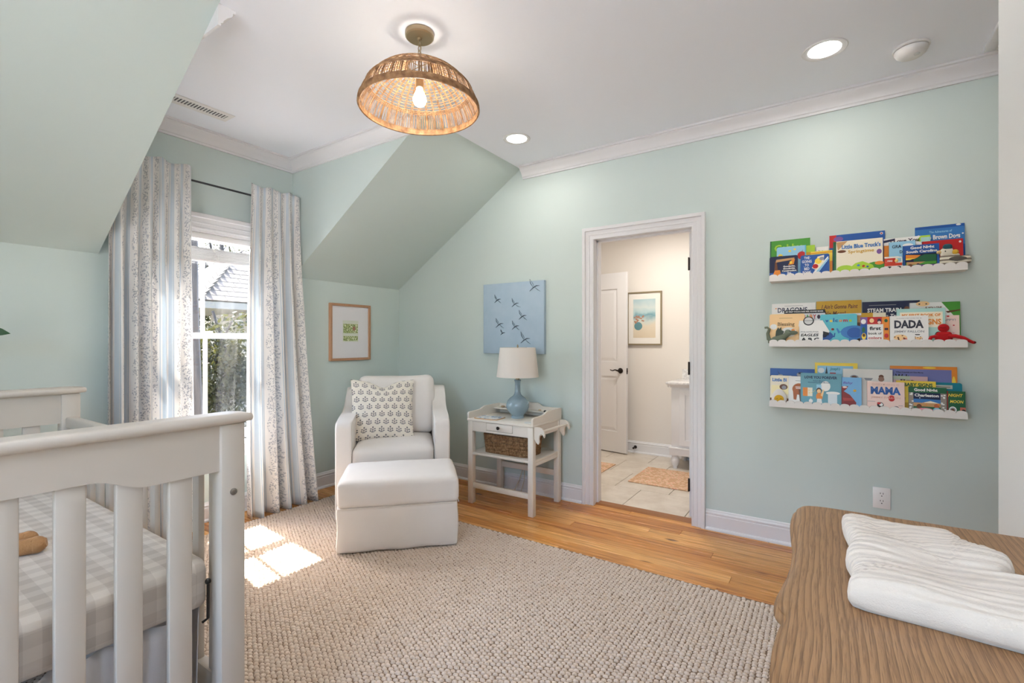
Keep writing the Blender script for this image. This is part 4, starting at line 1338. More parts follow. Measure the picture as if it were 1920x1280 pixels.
for ya, yb in ((.22, .70), (.71, 1.205)):
    h = empty('cabinet_door'); h.parent = va; h.matrix_parent_inverse = VI
    b = B(); w_ = .055
    b.box((vx0 - .016, ya, .235), (vx0, ya + w_, .785), .001, 1); b.box((vx0 - .016, yb - w_, .235), (vx0, yb, .785), .001, 1); b.box((vx0 - .016, ya + w_, .235), (vx0, yb - w_, .29), .001, 1); b.box((vx0 - .016, ya + w_, .73), (vx0, yb - w_, .785), .001, 1)
    b.make('door_frame', TRIM, h)
    b = B(); b.box((vx0 - .007, ya + w_, .29), (vx0, yb - w_, .73)); b.make('door_panel', TRIM, h, 0)
    b = B(); b.ball((vx0 - .028, ya + .03 if ya > .5 else yb - .03, .60), .012, 12, 8); b.make('knob', BRONZE, h)
for xa in (vx0 + .03, vx1 - .05):
    for ya in (vy0 + .03, vy1 - .03):
        b = B(); b.lathe([(0, 0), (.020, 0), (.022, .008), (.020, .018), (.030, .034), (.040, .060), (.042, .085), (.036, .108), (.026, .118), (.034, .126), (.034, .136), (0, .136)], 20, at=(xa, ya, 0)); part(b, 'bun_foot', TRIM, va, VI)
ba = empty('beach_picture', (BX - .004, 1.70, 1.507), PI / 2, 'framed beach painting with a glass float in the bathroom', 'picture')
frame(ba, .195, .297, .016, .0, .022, N('bronze_gilt_frame').base(C(150, 136, 108), .4, .4).m)
ba.rotation_euler = (0, 0, PI / 2)
b = B(); b.box((-.182, .004, -.284), (.182, .012, .284)); b.make('mat_board', flat(232, 228, 220, .8), ba, 0)
SEA = N('beach_painting')
_s = SEA.n('SeparateXYZ'); SEA.l(SEA.coord('Object'), _s.inputs[0]); _z = SEA.math('ADD', SEA.math('MULTIPLY', _s.outputs[2], 2.3), SEA.math('MULTIPLY', SEA.noise(SEA.coord('Object'), 14, 4), .22))
SEA.base(SEA.ramp(SEA.math('ADD', _z, .42), [(0, C(214, 198, 172)), (.36, C(218, 206, 184)), (.48, C(200, 208, 200)), (.60, C(116, 160, 172)), (.68, C(176, 202, 204)), (.80, C(204, 214, 210)), (1, C(176, 200, 204))]), .7)
b = B(); b.box((-.125, .0118, -.215), (.125, .0135, .215)); b.make('painted_sheet', SEA.m, ba, 0)
b = B(); b.ball((.068, .0135, -.085), (.046, .0012, .046), 20, 8); b.make('painted_float', flat(96, 140, 146), ba)
b = B()
for i in range(22):
    b.ball((random.uniform(.0, .12), .0138, random.uniform(-.05, .03)), (.012, .0009, .008), 8, 4)
b.make('painted_shells', flat(176, 128, 102), ba)
br = B(); br.box((4.12, .55, .0005), (4.70, 1.485, .009), .003)
o = br.make('bath_rug', BATHRUG); tag(o, 'coral patterned rug on the bathroom tile before the vanity', 'rug')
b = B(); b.box((4.10, .585, .009), (4.72, .60, .0095)); b.bm.free()
b = B(); b.box((4.02, 1.79, .0005), (4.62, 2.62, .009), .003)
o = b.make('bath_rug', BATHRUG); tag(o, 'second coral rug, only a corner showing left in the doorway', 'rug')
dp = B(); dp.lathe([(0, 0), (.018, 0), (.018, .006), (.007, .009), (.006, .055), (.011, .058), (.011, .072), (0, .074)], 16, M=Matrix.Translation((BX - .017, 1.80, .065)) @ Matrix.Rotation(-PI / 2, 4, 'Y'))
o = dp.make('door_stop', BRONZE); tag(o, 'dark bronze door stop on the bathroom baseboard', 'door stop')
bl_ = empty('bathroom_fill_light', (4.35, 1.35, 2.55), 0, 'added round bathroom fill light out of view above the tile floor', 'ceiling light')  # unseen fixture, added to brighten the bathroom
b = B(); b.lathe([(0, 0), (.16, 0), (.16, -.02), (.15, -.024), (0, -.024)], 36); b.make('fixture_base', BRASS, bl_)
b = B(); b.lathe([(.148, -.024), (.14, -.05), (.10, -.075), (0, -.085)], 36); b.make('diffuser', emit('diffuser_glow', (1, .95, .88, 1), 8.0), bl_)
l_ = bpy.data.lights.new('bathroom_fill_beam', 'AREA'); l_.shape = 'DISK'; l_.size = .28; l_.energy = 13; l_.color = (1, .94, .87)
o = bpy.data.objects.new('bathroom_fill_beam', l_); o.location = (0, 0, -.092); COL.objects.link(o); o.parent = bl_
# ------------------------------------------------------------------ picture ledges
SHY0, SHY1 = .294, -.591
SHZ = {'A': 1.6125, 'B': 1.2197, 'C': .8567}
for k, lb in (('A', 'top white picture ledge with a scalloped cloud lip'), ('B', 'middle white picture ledge with a scalloped cloud lip'), ('C', 'bottom white picture ledge with a scalloped cloud lip')):
    z_ = SHZ[k]
    r = empty('picture_ledge', (D, (SHY0 + SHY1) / 2, z_), 0, lb, 'shelf', 'three picture ledges')
    LI = Matrix.Translation((-D, -(SHY0 + SHY1) / 2, -z_))
    b = B(); b.box((D - .105, SHY1, z_), (D - .0005, SHY0, z_ + .012), .001, 1); part(b, 'ledge_board', SHELFW, r, LI)
    b = B(); b.box((D - .010, SHY1, z_ + .012), (D - .0005, SHY0, z_ + .060), .001, 1); part(b, 'back_rail', SHELFW, r, LI)
    n_ = 20; p_ = (SHY0 - SHY1) / n_
    pts = [(SHY0, z_), (SHY1, z_)]
    for i in range(n_):
        c = SHY1 + p_ * (i + .5)
        for j in range(9):
            a = PI - PI * j / 8
            rr = p_ / 2
            pts.append((c + rr * math.cos(a) * .995, z_ + .027 + .0145 * math.sin(a) ** .8))
    b = B(); b.prism(pts, 'x', D - .117, D - .105); part(b, 'scalloped_lip', SHELFW, r, LI, 25)

# ------------------------------------------------------------------ books
LX = [3.360, 3.348, 3.335, 3.322, 3.3095]
LEAN = math.radians(5.2)
PAGES = flat(232, 226, 214, .8)
K_ = dict(w=(240, 238, 234), k=(34, 34, 38), navy=(24, 34, 70), blue=(34, 86, 160), mid=(58, 120, 186), sky=(150, 200, 224), aqua=(92, 186, 200), green=(74, 150, 52), lime=(168, 206, 60), red=(190, 36, 36), yel=(244, 212, 72), org=(226, 136, 44), tan=(196, 150, 100), brn=(110, 66, 40), pink=(238, 150, 170), pur=(120, 84, 150), gry=(150, 150, 154), mint=(170, 212, 204), crm=(240, 230, 206), dgr=(36, 96, 62), must=(206, 160, 36), peach=(246, 206, 150), teal=(20, 128, 146), rose=(236, 208, 198), plum=(62, 40, 66))
def col(c):
    return flat(*(K_[c] if isinstance(c, str) else c), .42)
def book(sh_, layer, y0, w_, h_, cover, label, deco=(), t=.010, rnd=False, name='picture_book'):
    z0 = SHZ[sh_] + .0125
    s_, c_ = math.sin(LEAN), math.cos(LEAN)
    M_ = Matrix(((0, s_, -c_, LX[layer]), (-1, 0, 0, y0), (0, c_, s_, z0 + .0005), (0, 0, 0, 1)))
    r = empty(name, M=M_); tag(r, label, 'book', 'children\'s books on the picture ledges')
    b = B()
    if rnd:
        pr_ = []
        cr = .010
        for (sx, sy, a0) in ((1, 1, 0), (0, 1, PI / 2), (0, 0, PI), (1, 0, 3 * PI / 2)):
            for i in range(5):
                a = a0 + PI / 2 * i / 4
                pr_.append(((w_ - cr if sx else cr) + cr * math.cos(a), (h_ - cr if sy else cr) + cr * math.sin(a)))
        b.prism(pr_, 'z', -t, 0)
        b.make('cover', col(cover), r, 30)
    else:
        b.box((0, 0, -.0016), (w_, h_, 0)); b.box((0, 0, -t), (w_, h_, -t + .0016)); b.box((0, 0, -t), (.0016, h_, 0))
        b.make('cover', col(cover), r, 0)
        b = B(); b.box((.0016, .002, -t + .0016), (w_ - .003, h_ - .003, -.0016)); b.make('page_block', PAGES, r, 0)
    shapes = {}
    zl = .0003
    for d in deco:
        k = d[0]
        if k == 't':
            _, s, cx, cy, tw, th, tc = d[:7]
            ex = d[7] if len(d) > 7 else {}
            text_mesh('title', s, th * h_, col(tc), r, Matrix.Translation((cx * w_, cy * h_, zl + .0006)), bold=ex.get('b', .02), shear=ex.get('s', 0), width=tw * w_ if tw else None)
        else:
            c = d[-1]
            b = shapes.setdefault(c, B())
            zl += .00006
            if k == 'r':
                b.raw([(d[1] * w_, d[2] * h_, zl), (d[3] * w_, d[2] * h_, zl), (d[3] * w_, d[4] * h_, zl), (d[1] * w_, d[4] * h_, zl)], [(0, 1, 2, 3)])
            elif k == 'e':
                n = 18
                b.raw([((d[1] + d[3] * math.cos(2 * PI * i / n)) * w_, (d[2] + d[4] * math.sin(2 * PI * i / n)) * h_, zl) for i in range(n)], [tuple(range(n))])
            elif k == 'p':
                b.raw([(p[0] * w_, p[1] * h_, zl) for p in d[1]], [tuple(range(len(d[1])))])
    for c, b in shapes.items():
        stuff(b.make('cover_art', col(c), r, 0))
    return r
rr_ = random.Random(5)
def speck(n, x0, x1, y0, y1, r, c):
    return [('e', rr_.uniform(x0, x1), rr_.uniform(y0, y1), r, r * .8, c) for _ in range(n)]
bb, it = {'b': .035}, {'s': .25}
# --- top ledge
book('A', 0, .298, .212, .250, 'green', 'tall lime-green book at the left end of the top ledge', [('t', 'Gabby', .46, .80, .70, .22, 'lime', bb), ('r', .0, .0, .03, 1, 'dgr')])
book('A', 1, .175, .113, .201, 'must', 'olive-yellow book peeking right of the bee book', [('r', .55, .80, 1, 1, 'lime')])
book('A', 2, .260, .154, .203, 'sky', 'light blue board book with a bee and a red apple', [('e', .13, .72, .085, .07, 'yel'), ('r', .08, .70, .19, .73, 'k'), ('e', .85, .70, .145, .12, 'red'), ('p', [(.84, .80), (.90, .88), (.87, .80)], 'brn'), ('e', .45, .86, .05, .03, 'yel'), ('e', .62, .90, .04, .03, 'yel'), ('e', .40, .56, .10, .07, 'yel'), ('r', .96, 0, 1, 1, 'aqua')], rnd=True, t=.012)
book('A', 4, .296, .149, .143, 'navy', 'dark blue night-time board book with an orange digger', [('r', .0, .0, 1, .30, 'blue'), ('p', [(.10, .12), (.42, .16), (.38, .40), (.20, .42)], 'org'), ('p', [(.18, .40), (.30, .40), (.26, .78), (.20, .78)], 'brn'), ('p', [(.22, .74), (.88, .82), (.88, .90), (.24, .86)], 'tan'), ('p', [(.80, .82), (.90, .84), (.86, .62), (.66, .60)], 'org'), ('e', .76, .70, .05, .06, 'yel'), ('t', 'Goodnight,\nGoodnight,\nConstruction\nSite', .70, .40, .50, .095, 'w', bb)], rnd=True, t=.011)
book('A', 0, .056, .062, .187, 'w', 'thin white book peeking between the yellow and the blue books', [('t', 'he', .40, .86, .4, .10, 'gry')])
book('A', 2, .083, .108, .158, 'yel', 'small yellow book behind the rocket board book', [('r', .0, .92, 1, .95, 'org'), ('r', .88, .0, 1, .6, 'org')])
book('A', 4, .133, .143, .136, 'blue', 'blue bedtime board book with white hand lettering', [('t', 'THE\nGOING\nTO\nBED\nBOOK', .22, .55, .34, .16, 'w'), ('p', [(.42, .15), (.92, .85), (.99, .78), (.55, .08)], 'sky'), ('p', [(.45, .22), (.95, .88), (.97, .84), (.50, .18)], 'w'), ('p', [(.40, .42), (.60, .90), (.82, .95), (.80, .60), (.56, .30)], 'crm'), ('e', .62, .70, .12, .13, 'yel'), ('e', .52, .48, .10, .10, 'red'), ('e', .74, .80, .08, .08, 'gry')] + speck(10, .1, .95, .1, .95, .012, 'w'), rnd=True, t=.011)
book('A', 0, -.010, .259, .248, 'blue', 'large royal blue book with a red corner, backmost on the top ledge', [('r', 0, .70, .13, 1, 'red'), ('e', .17, .90, .09, .06, 'pur'), ('e', .94, .94, .028, .028, 'w'), ('e', .94, .94, .016, .016, 'red')])
book('A', 3, -.028, .228, .202, 'crm', 'cream picture book with a green spine and meadow in the middle', [('r', 0, 0, .065, 1, 'dgr'), ('r', .065, 0, 1, .16, 'green'), ('e', .25, .18, .18, .12, 'lime'), ('e', .85, .18, .20, .16, 'green'), ('e', .93, .30, .09, .05, 'org'), ('e', .18, .70, .09, .04, 'brn'), ('p', [(.065, .98), (.30, .99), (.10, .74)], 'tan'), ('e', .93, .62, .05, .07, 'pur'), ('p', [(.30, .16), (.46, .34), (.60, .38), (.80, .26), (.84, .16)], 'lime'), ('e', .52, .27, .03, .03, 'mid'), ('e', .62, .24, .03, .03, 'red'), ('e', .70, .22, .025, .025, 'blue'), ('t', "Little Blue Truck's", .57, .82, .78, .155, 'mid', bb), ('t', 'Springtime', .57, .67, .52, .12, 'must')] + speck(9, .1, .98, .03, .15, .014, 'yel'), t=.011)
book('A', 1, -.262, .198, .196, 'w', 'white book with dark script and a green corner behind the others', [('p', [(.0, .95), (.25, .99), (.25, .93), (.0, .88)], 'navy'), ('r', .0, .0, .12, .80, 'org'), ('t', 'I Love You', .46, .90, .62, .13, 'plum', bb), ('p', [(.70, .86), (.80, 1), (1, 1), (1, .78)], 'lime'), ('r', .80, .78, 1, .95, 'mint')])
book('A', 2, -.284, .112, .172, 'sky', 'pale blue book with hand-lettered dark title', [('t', "GRA", .30, .84, .36, .14, 'navy'), ('t', 'DA', .52, .66, .22, .13, 'navy'), ('e', .72, .86, .20, .06, 'w'), ('e', .8, .3, .2, .12, 'w')])
book('A', 4, -.341, .148, .141, 'blue', 'blue board book with a sunset landscape and white title', [('r', .06, .10, .94, .66, 'navy'), ('p', [(.08, .64), (.50, .60), (.34, .46), (.08, .50)], 'org'), ('p', [(.08, .50), (.34, .50), (.20, .44), (.08, .44)], 'yel'), ('p', [(.30, .46), (.60, .62), (.92, .60), (.92, .30), (.30, .34)], 'dgr'), ('r', .08, .24, .92, .34, 'green'), ('p', [(.10, .36), (.62, .34), (.44, .26), (.10, .24)], 'tan'), ('r', .06, .10, .94, .22, 'pur'), ('e', .20, .22, .07, .06, 'brn'), ('e', .42, .24, .05, .05, 'plum'), ('t', 'Good Night', .54, .89, .66, .14, 'w', bb), ('t', 'South Carolina', .52, .74, .86, .13, 'w', bb)], t=.010)
book('A', 0, -.399, .199, .245, 'mid', 'tall blue book with white title at the right of the top ledge', [('r', 0, 0, 1, .55, 'blue'), ('r', 0, .94, 1, 1, 'blue'), ('e', .88, .98, .05, .02, 'w'), ('t', 'The Adventures of', .52, .86, .46, .07, 'sky'), ('t', 'Two Brown Dogs', .52, .74, .78, .135, 'w', bb), ('r', .34, .632, .74, .640, 'sky'), ('e', .62, .55, .07, .04, 'brn'), ('e', .07, .80, .022, .018, 'w'), ('e', .96, .78, .02, .015, 'w')])
book('A', 2, -.424, .162, .160, 'red', 'red book behind the crocheted gull', [('e', .93, .90, .03, .035, 'w'), ('r', 0, 0, .03, 1, (150, 24, 24))])
# --- middle ledge
book('B', 0, .289, .230, .252, 'w', 'large white book with dark blue capitals at the left of the middle ledge', [('t', 'DRAGONS', .48, .83, .68, .16, 'navy'), ('r', .30, .935, .72, .942, 'gry'), ('e', .10, .88, .02, .012, 'org')])
book('B', 1, .221, .210, .208, (226, 226, 228), 'white touch-and-feel book with a black strip and colourful capitals', [('r', 0, .90, 1, 1, 'k'), ('t', 'MY FIRST TOUCH AND FEEL SOUND BOOK', .5, .95, .92, .05, 'w', bb), ('t', 'NOISY', .24, .80, .38, .13, 'brn', bb), ('t', 'B', .50, .79, .07, .17, 'red', bb), ('t', 'A', .58, .79, .08, .17, 'green', bb), ('t', 'B', .67, .79, .07, .17, 'org', bb), ('t', 'Y', .75, .79, .07, .17, 'red', bb), ('t', 'ANIMALS', .58, .58, .70, .19, 'teal', bb), ('e', .85, .79, .04, .06, 'plum'), ('e', .94, .80, .05, .04, 'mid')])
book('B', 2, .299, .186, .186, 'peach', 'pale orange board book behind the plush dragon', [('t', 'Blessing', .48, .66, .48, .16, (120, 92, 50)), ('r', .28, .855, .66, .868, (170, 140, 96)), ('e', .12, .58, .10, .09, 'w'), ('e', .55, .40, .22, .16, 'w'), ('e', .68, .46, .05, .05, 'org')], rnd=True, t=.011)
sb = book('B', 4, .140, .118, .142, 'w', 'white board book cut like a jersey with green-black lettering', [('t', 'PHILADELPHIA', .45, .52, .76, .075, 'gry'), ('t', 'EAGLES', .45, .385, .76, .15, 'k', {'b': .03, 's': .2}), ('t', 'A B C', .46, .20, .76, .19, 'k', {'b': .045}), ('e', .40, .98, .23, .19, 'k'), ('e', .40, .985, .185, .15, (210, 210, 208)), ('r', .16, .985, .64, 1.0, 'k'), ('t', 'Q', .42, .06, .03, .04, 'gry')], t=.010)
q = B(); q.prism([(.118, .142), (.118, .060), (.146, .055), (.150, .078), (.118, .139)], 'z', -.010, -.0004); q.make('sleeve', col('w'), sb, 0)
q = B(); q.raw([(.119, .058, -.0002), (.146, .054, -.0002), (.149, .068, -.0002), (.119, .078, -.0002)], [(0, 1, 2, 3)]); q.make('sleeve_cuff', col('k'), sb, 0)
q = B(); q.prism([(0, .142), (-.004, .110), (0, .105)], 'z', -.010, -.0004); q.make('sleeve', col('w'), sb, 0)
book('B', 0, .055, .218, .257, 'must', 'tall mustard yellow book at the back of the middle ledge', [('t', "I Ain't Gonna Paint", .52, .86, .80, .13, 'brn', it), ('t', 'No More!', .42, .70, .48, .15, 'brn', it), ('r', .42, .60, .60, .63, 'w')])
book('B', 3, .035, .176, .176, 'aqua', 'turquoise board book with two blue elephants', [('t', 'w', .19, .79, .09, .15, 'blue', bb), ('t', 'e', .30, .79, .08, .15, 'yel', bb), ('t', 'l', .375, .80, .03, .17, 'blue', bb), ('t', 'c', .45, .79, .08, .15, 'blue', bb), ('t', 'o', .56, .79, .09, .15, 'org', bb), ('t', 'm', .69, .79, .12, .15, 'red', bb), ('t', 'e', .82, .79, .08, .15, 'lime', bb), ('e', .92, .40, .36, .22, 'mid'), ('e', .93, .38, .20, .17, 'blue'), ('p', [(.66, .48), (.50, .36), (.44, .52), (.48, .54), (.54, .42), (.68, .54)], 'mid'), ('e', .10, .28, .26, .17, 'blue'), ('e', .10, .33, .10, .10, 'navy'), ('p', [(.28, .24), (.40, .24), (.42, .38), (.39, .38), (.37, .28), (.28, .30)], 'blue'), ('r', .78, .0, 1, .22, 'mid'), ('r', .0, .0, .18, .18, 'blue'), ('r', .18, .0, .78, .07, 'lime'), ('e', .34, .50, .035, .04, 'red'), ('e', .36, .50, .03, .035, 'brn')], rnd=True, t=.011)
book('B', 1, -.050, .222, .180, 'tan', 'brown book mostly hidden behind the turquoise elephant book', [('t', 'm', .36, .80, .10, .16, 'w', it), ('r', .0, .0, 1, .70, 'brn'), ('r', .74, .80, 1, 1, 'crm'), ('r', .0, .93, .50, 1, 'w'), ('r', .5, .86, .74, 1, 'must')])
book('B', 0, -.167, .252, .243, 'navy', 'wide navy book with white capitals at the back of the middle ledge', [('r', .12, .908, .60, .920, 'gry'), ('t', 'STEAM TRAIN,', .40, .79, .62, .125, 'w', bb), ('t', 'Dream Train', .44, .66, .52, .11, 'w', it), ('e', .78, .80, .05, .07, 'brn')])
cb = [('r', 0, 0, 1, .10, 'green')]
for i, c in enumerate(('pur', 'red', 'red', 'org')):
    cb.append(('r', .25 * i, .74, .25 * i + .25, 1, c))
cb += [('r', 0, .10, .24, .74, 'blue'), ('r', .80, .10, 1, .74, 'org'), ('e', .11, .84, .09, .09, 'w'), ('e', .11, .54, .06, .10, 'dgr'), ('e', .12, .30, .08, .12, 'yel'), ('e', .12, .34, .05, .06, 'brn'), ('e', .40, .87, .08, .08, 'peach'), ('e', .66, .86, .07, .08, 'plum'), ('e', .66, .80, .06, .05, 'rose'), ('e', .89, .86, .06, .06, 'dgr'), ('r', .84, .52, .96, .60, 'plum'), ('e', .90, .32, .07, .08, 'red'), ('r', .24, .12, .78, .72, 'w'), ('t', 'first', .52, .58, .40, .17, 'k', bb), ('t', 'book of', .51, .40, .46, .11, 'k'), ('t', 'colors', .51, .24, .46, .13, 'red')]
book('B', 4, -.155, .128, .154, 'crm', 'multicoloured grid board book about colors with a white centre', cb, rnd=True, t=.011)
book('B', 4, -.285, .161, .157, 'w', 'white board book with four huge dark capitals', [('t', "YOUR BABY'S FIRST WORD WILL BE", .5, .91, .66, .035, 'gry'), ('t', 'DADA', .5, .69, .76, .36, (58, 58, 70), {'b': .045}), ('t', 'JIMMY FALLON', .5, .45, .78, .10, 'gry'), ('e', .28, .24, .18, .11, 'peach'), ('e', .40, .18, .06, .06, (230, 130, 120)), ('p', [(.64, .26), (.86, .26), (.74, .12)], 'peach'), ('r', .66, .33, .78, .36, 'k')] + speck(9, .13, .42, .15, .32, .022, 'brn') + speck(6, .66, .84, .2, .28, .016, 'brn'), t=.011)
book('B', 3, -.316, .199, .195, 'mint', 'mint green book with orange capitals and a child', [('r', .07, .48, .95, .90, 'crm'), ('t', 'MY FIRST BOOK OF', .51, .81, .80, .10, 'org', bb), ('t', 'BABY SIGNS', .52, .62, .80, .20, 'org', bb), ('e', .86, .26, .075, .10, 'k'), ('e', .86, .25, .062, .085, 'peach'), ('r', .80, .06, .93, .16, 'must'), ('e', .60, .26, .05, .12, (90, 130, 120))], t=.010)
book('B', 1, -.374, .204, .228, 'w', 'white book with a green corner at the right of the middle ledge', [('p', [(.64, 1), (1, 1), (1, 0), (.96, .55), (.80, .78)], 'green'), ('e', .27, .97, .14, .06, 'peach'), ('e', .20, .965, .02, .015, 'k'), ('e', .34, .965, .02, .015, 'k'), ('t', 'IF YOU GIVE', .48, .86, .34, .09, 'brn', {'b': .03, 's': .3}), ('p', [(.72, .78), (1, .82), (1, .79), (.76, .74)], 'brn')])
book('B', 2, -.492, .080, .155, 'rose', 'pale pink book with small hearts behind the red plush', [('t', 'HAPPY!', .42, .84, .80, .10, 'gry'), ('e', .45, .97, .07, .025, 'red'), ('e', .72, .66, .05, .02, 'red'), ('e', .7, .4, .06, .02, 'pink'), ('e', .78, .33, .04, .02, 'red')], t=.009)
# --- bottom ledge
book('C', 0, .298, .234, .215, 'blue', 'dark blue night-sky book at the left of the bottom ledge', [('r', 0, .0, 1, .80, 'navy'), ('p', [(.16, .96), (.26, .78), (.20, .86)], 'k'), ('e', .24, .80, .06, .03, 'gry'), ('e', .66, .84, .05, .05, 'gry'), ('e', .70, .88, .06, .03, 'navy')])
book('C', 2, .295, .120, .173, 'crm', 'cream board book with blue lettering behind the egg plush', [('r', .06, .35, 1, .65, (246, 232, 180)), ('t', 'Little Bl', .42, .84, .64, .16, 'mid', bb), ('e', .60, .60, .18, .10, 'brn'), ('e', .62, .58, .10, .07, 'gry'), ('r', 0, 0, 1, .2, 'brn')], rnd=True, t=.011)
book('C', 3, .196, .090, .172, 'w', 'white book showing a brown bear beside the egg plush', [('e', .62, .56, .40, .20, (176, 98, 48)), ('p', [(.25, .55), (.55, .55), (.45, .18), (.30, .20)], (176, 98, 48)), ('p', [(.58, .55), (.98, .55), (.92, .12), (.66, .12)], 'brn'), ('r', .40, .835, .90, .850, 'gry'), ('r', .40, .62, .98, .64, 'w'), ('r', .42, .57, .98, .59, 'w')], t=.010)
book('C', 4, .133, .200, .195, (104, 160, 176), 'teal-blue book with a toddler in a bathroom scene', [('t', 'LOVE YOU FOREVER', .50, .87, .80, .105, 'navy', bb), ('t', 'Robert Munsch\nillustrated by Sheila McGraw', .46, .745, .54, .05, (60, 96, 120)), ('r', .06, .30, .18, .56, 'org'), ('r', .18, .30, .30, .56, 'crm'), ('e', .62, .62, .12, .15, 'w'), ('r', .40, .52, .52, .66, 'sky'), ('e', .46, .48, .065, .09, (70, 40, 34)), ('e', .46, .46, .05, .065, 'peach'), ('e', .47, .30, .08, .12, 'org'), ('p', [(.50, .34), (.56, .52), (.59, .51), (.55, .30)], 'peach'), ('e', .80, .42, .17, .05, 'w'), ('r', .68, .02, .90, .40, (216, 224, 228)), ('p', [(.40, .10), (.54, .10), (.52, .24), (.42, .24)], 'w'), ('r', .02, .02, .30, .10, (80, 130, 160)), ('e', .26, .16, .05, .06, 'w'), ('e', .82, .07, .08, .04, 'teal')] + speck(8, .2, .36, .1, .5, .012, 'yel'), t=.010)
book('C', 0, .062, .207, .256, 'yel', 'tall yellow-bordered book at the back of the bottom ledge', [('r', .06, .05, .90, .93, 'sky'), ('p', [(.245, .72), (.28, .92), (.315, .72)], 'k'), ('t', "Joseph's", .48, .86, .24, .09, 'teal', it), ('r', .36, .745, .50, .775, 'red'), ('e', .15, .82, .08, .06, 'w')])
book('C', 4, -.0685, .092, .177, (120, 176, 220), 'light blue book with a dark red fish', [('t', 'fishy', .32, .82, .50, .10, (110, 90, 180), it), ('p', [(0, .70), (.34, .72), (.24, .62), (.10, .55), (.42, .44), (.74, .20), (.70, .10), (.40, .06), (0, .08)], (130, 36, 34)), ('p', [(.05, .34), (.56, .34), (.60, .26), (.1, .24)], (170, 60, 54)), ('e', .16, .68, .12, .03, 'rose'), ('e', .66, .58, .08, .04, 'must')], t=.010)
book('C', 2, -.074, .226, .225, (226, 222, 214), 'off-white book with small brown animals behind the front row', [('e', .24, .78, .09, .065, 'gry'), ('e', .24, .78, .06, .045, 'brn'), ('p', [(.44, .78), (.62, .78), (.58, .72), (.47, .72)], 'gry'), ('e', .78, .82, .05, .05, 'brn'), ('e', .78, .76, .06, .06, (150, 110, 90)), ('r', .22, .48, .32, .70, (210, 204, 190)), ('e', .30, .44, .06, .05, 'tan'), ('e', .28, .2, .05, .06, 'gry')], t=.009)
book('C', 4, -.185, .163, .159, 'rose', 'pale pink board book with four big blue capitals and a red dot', [('t', 'EVERYTHING IS', .50, .90, .72, .10, (226, 190, 176), bb), ('t', 'MAMA', .50, .68, .80, .34, 'blue', {'b': .045}), ('t', 'JIMMY FALLON', .50, .455, .78, .09, (220, 176, 160)), ('e', .66, .44, .085, .105, 'red'), ('e', .36, .20, .09, .09, 'k'), ('e', .38, .21, .05, .05, 'w'), ('e', .32, .25, .05, .04, 'red'), ('e', .78, .13, .07, .05, 'plum'), ('r', .02, .30, .22, .315, 'gry'), ('r', .84, .20, .95, .215, 'gry')], t=.011)
book('C', 0, -.291, .278, .247, (116, 120, 176), 'wide purple-blue book with an orange border on the bottom ledge', [('r', 0, .93, 1, 1, 'org'), ('r', .92, .0, 1, .93, 'org'), ('e', .95, .60, .03, .20, 'yel'), ('e', .6, .97, .1, .02, 'yel'), ('r', .0, .0, .92, .50, (86, 110, 170)), ('t', 'William Kotzwinkle and Glenn Murray', .30, .86, .42, .04, 'k'), ('t', 'Walter', .24, .74, .32, .18, 'k', bb), ('t', 'the farting dog', .54, .50, .56, .17, 'k', bb), ('e', .62, .62, .10, .04, 'sky')])
book('C', 1, -.303, .146, .192, (206, 170, 176), 'dusty pink book just showing above the yellow one', [('t', 'Pet', .42, .87, .4, .10, 'plum'), ('r', 0, .9, .5, 1, (180, 190, 170))], t=.009)
book('C', 2, -.315, .165, .168, 'yel', 'bright yellow book with dark green capitals', [('t', 'BABY SIGNS', .56, .87, .72, .155, 'dgr', bb), ('r', .0, .0, 1, .3, 'must'), ('p', [(.0, .75), (.24, .45), (.2, .2), (0, .3)], 'tan')], t=.010)
book('C', 1, -.451, .134, .164, 'teal', 'teal book at the right end of the bottom ledge', [('r', .02, .80, .72, .92, (190, 190, 176)), ('r', .08, .853, .66, .868, 'brn')], rnd=True, t=.010)
book('C', 4, -.3645, .1535, .139, (150, 140, 130), 'board book with a green banner and a starry town scene', [('r', 0, .78, 1, 1, 'dgr'), ('t', 'Good Night', .46, .885, .62, .15, 'w', bb), ('r', .13, .08, .84, .78, 'navy'), ('r', .13, .36, .84, .54, 'mid'), ('t', 'Charleston', .48, .68, .64, .145, 'w', bb), ('r', .13, .24, .84, .40, 'tan'), ('r', .13, .08, .84, .26, 'dgr'), ('e', .28, .26, .07, .09, 'brn'), ('e', .74, .30, .07, .08, (190, 100, 60)), ('e', .44, .14, .20, .07, 'pink'), ('e', .74, .14, .10, .10, 'sky'), ('p', [(.36, .40), (.58, .48), (.80, .40)], 'crm'), ('e', .30, .58, .015, .018, 'w')] + speck(9, .03, .11, .1, .75, .03, 'w') + speck(9, .87, .97, .1, .75, .03, 'w') + speck(10, .16, .8, .28, .4, .018, 'org'), t=.010)
book('C', 4, -.5195, .0705, .124, 'dgr', 'small green board book with yellow lettering at the right end', [('t', 'NIGHT', .46, .82, .80, .17, 'yel', {'b': .02, 's': .2}), ('t', 'MOON', .52, .56, .74, .17, 'yel', {'b': .02, 's': .2}), ('e', .30, .22, .21, .14, 'w'), ('e', .30, .22, .16, .10, 'gry'), ('e', .30, .21, .10, .06, 'brn'), ('r', .70, .0, 1, .34, (190, 110, 90)), ('e', .88, .16, .12, .10, 'k'), ('r', .0, .0, .05, 1, (150, 40, 40))], t=.010)

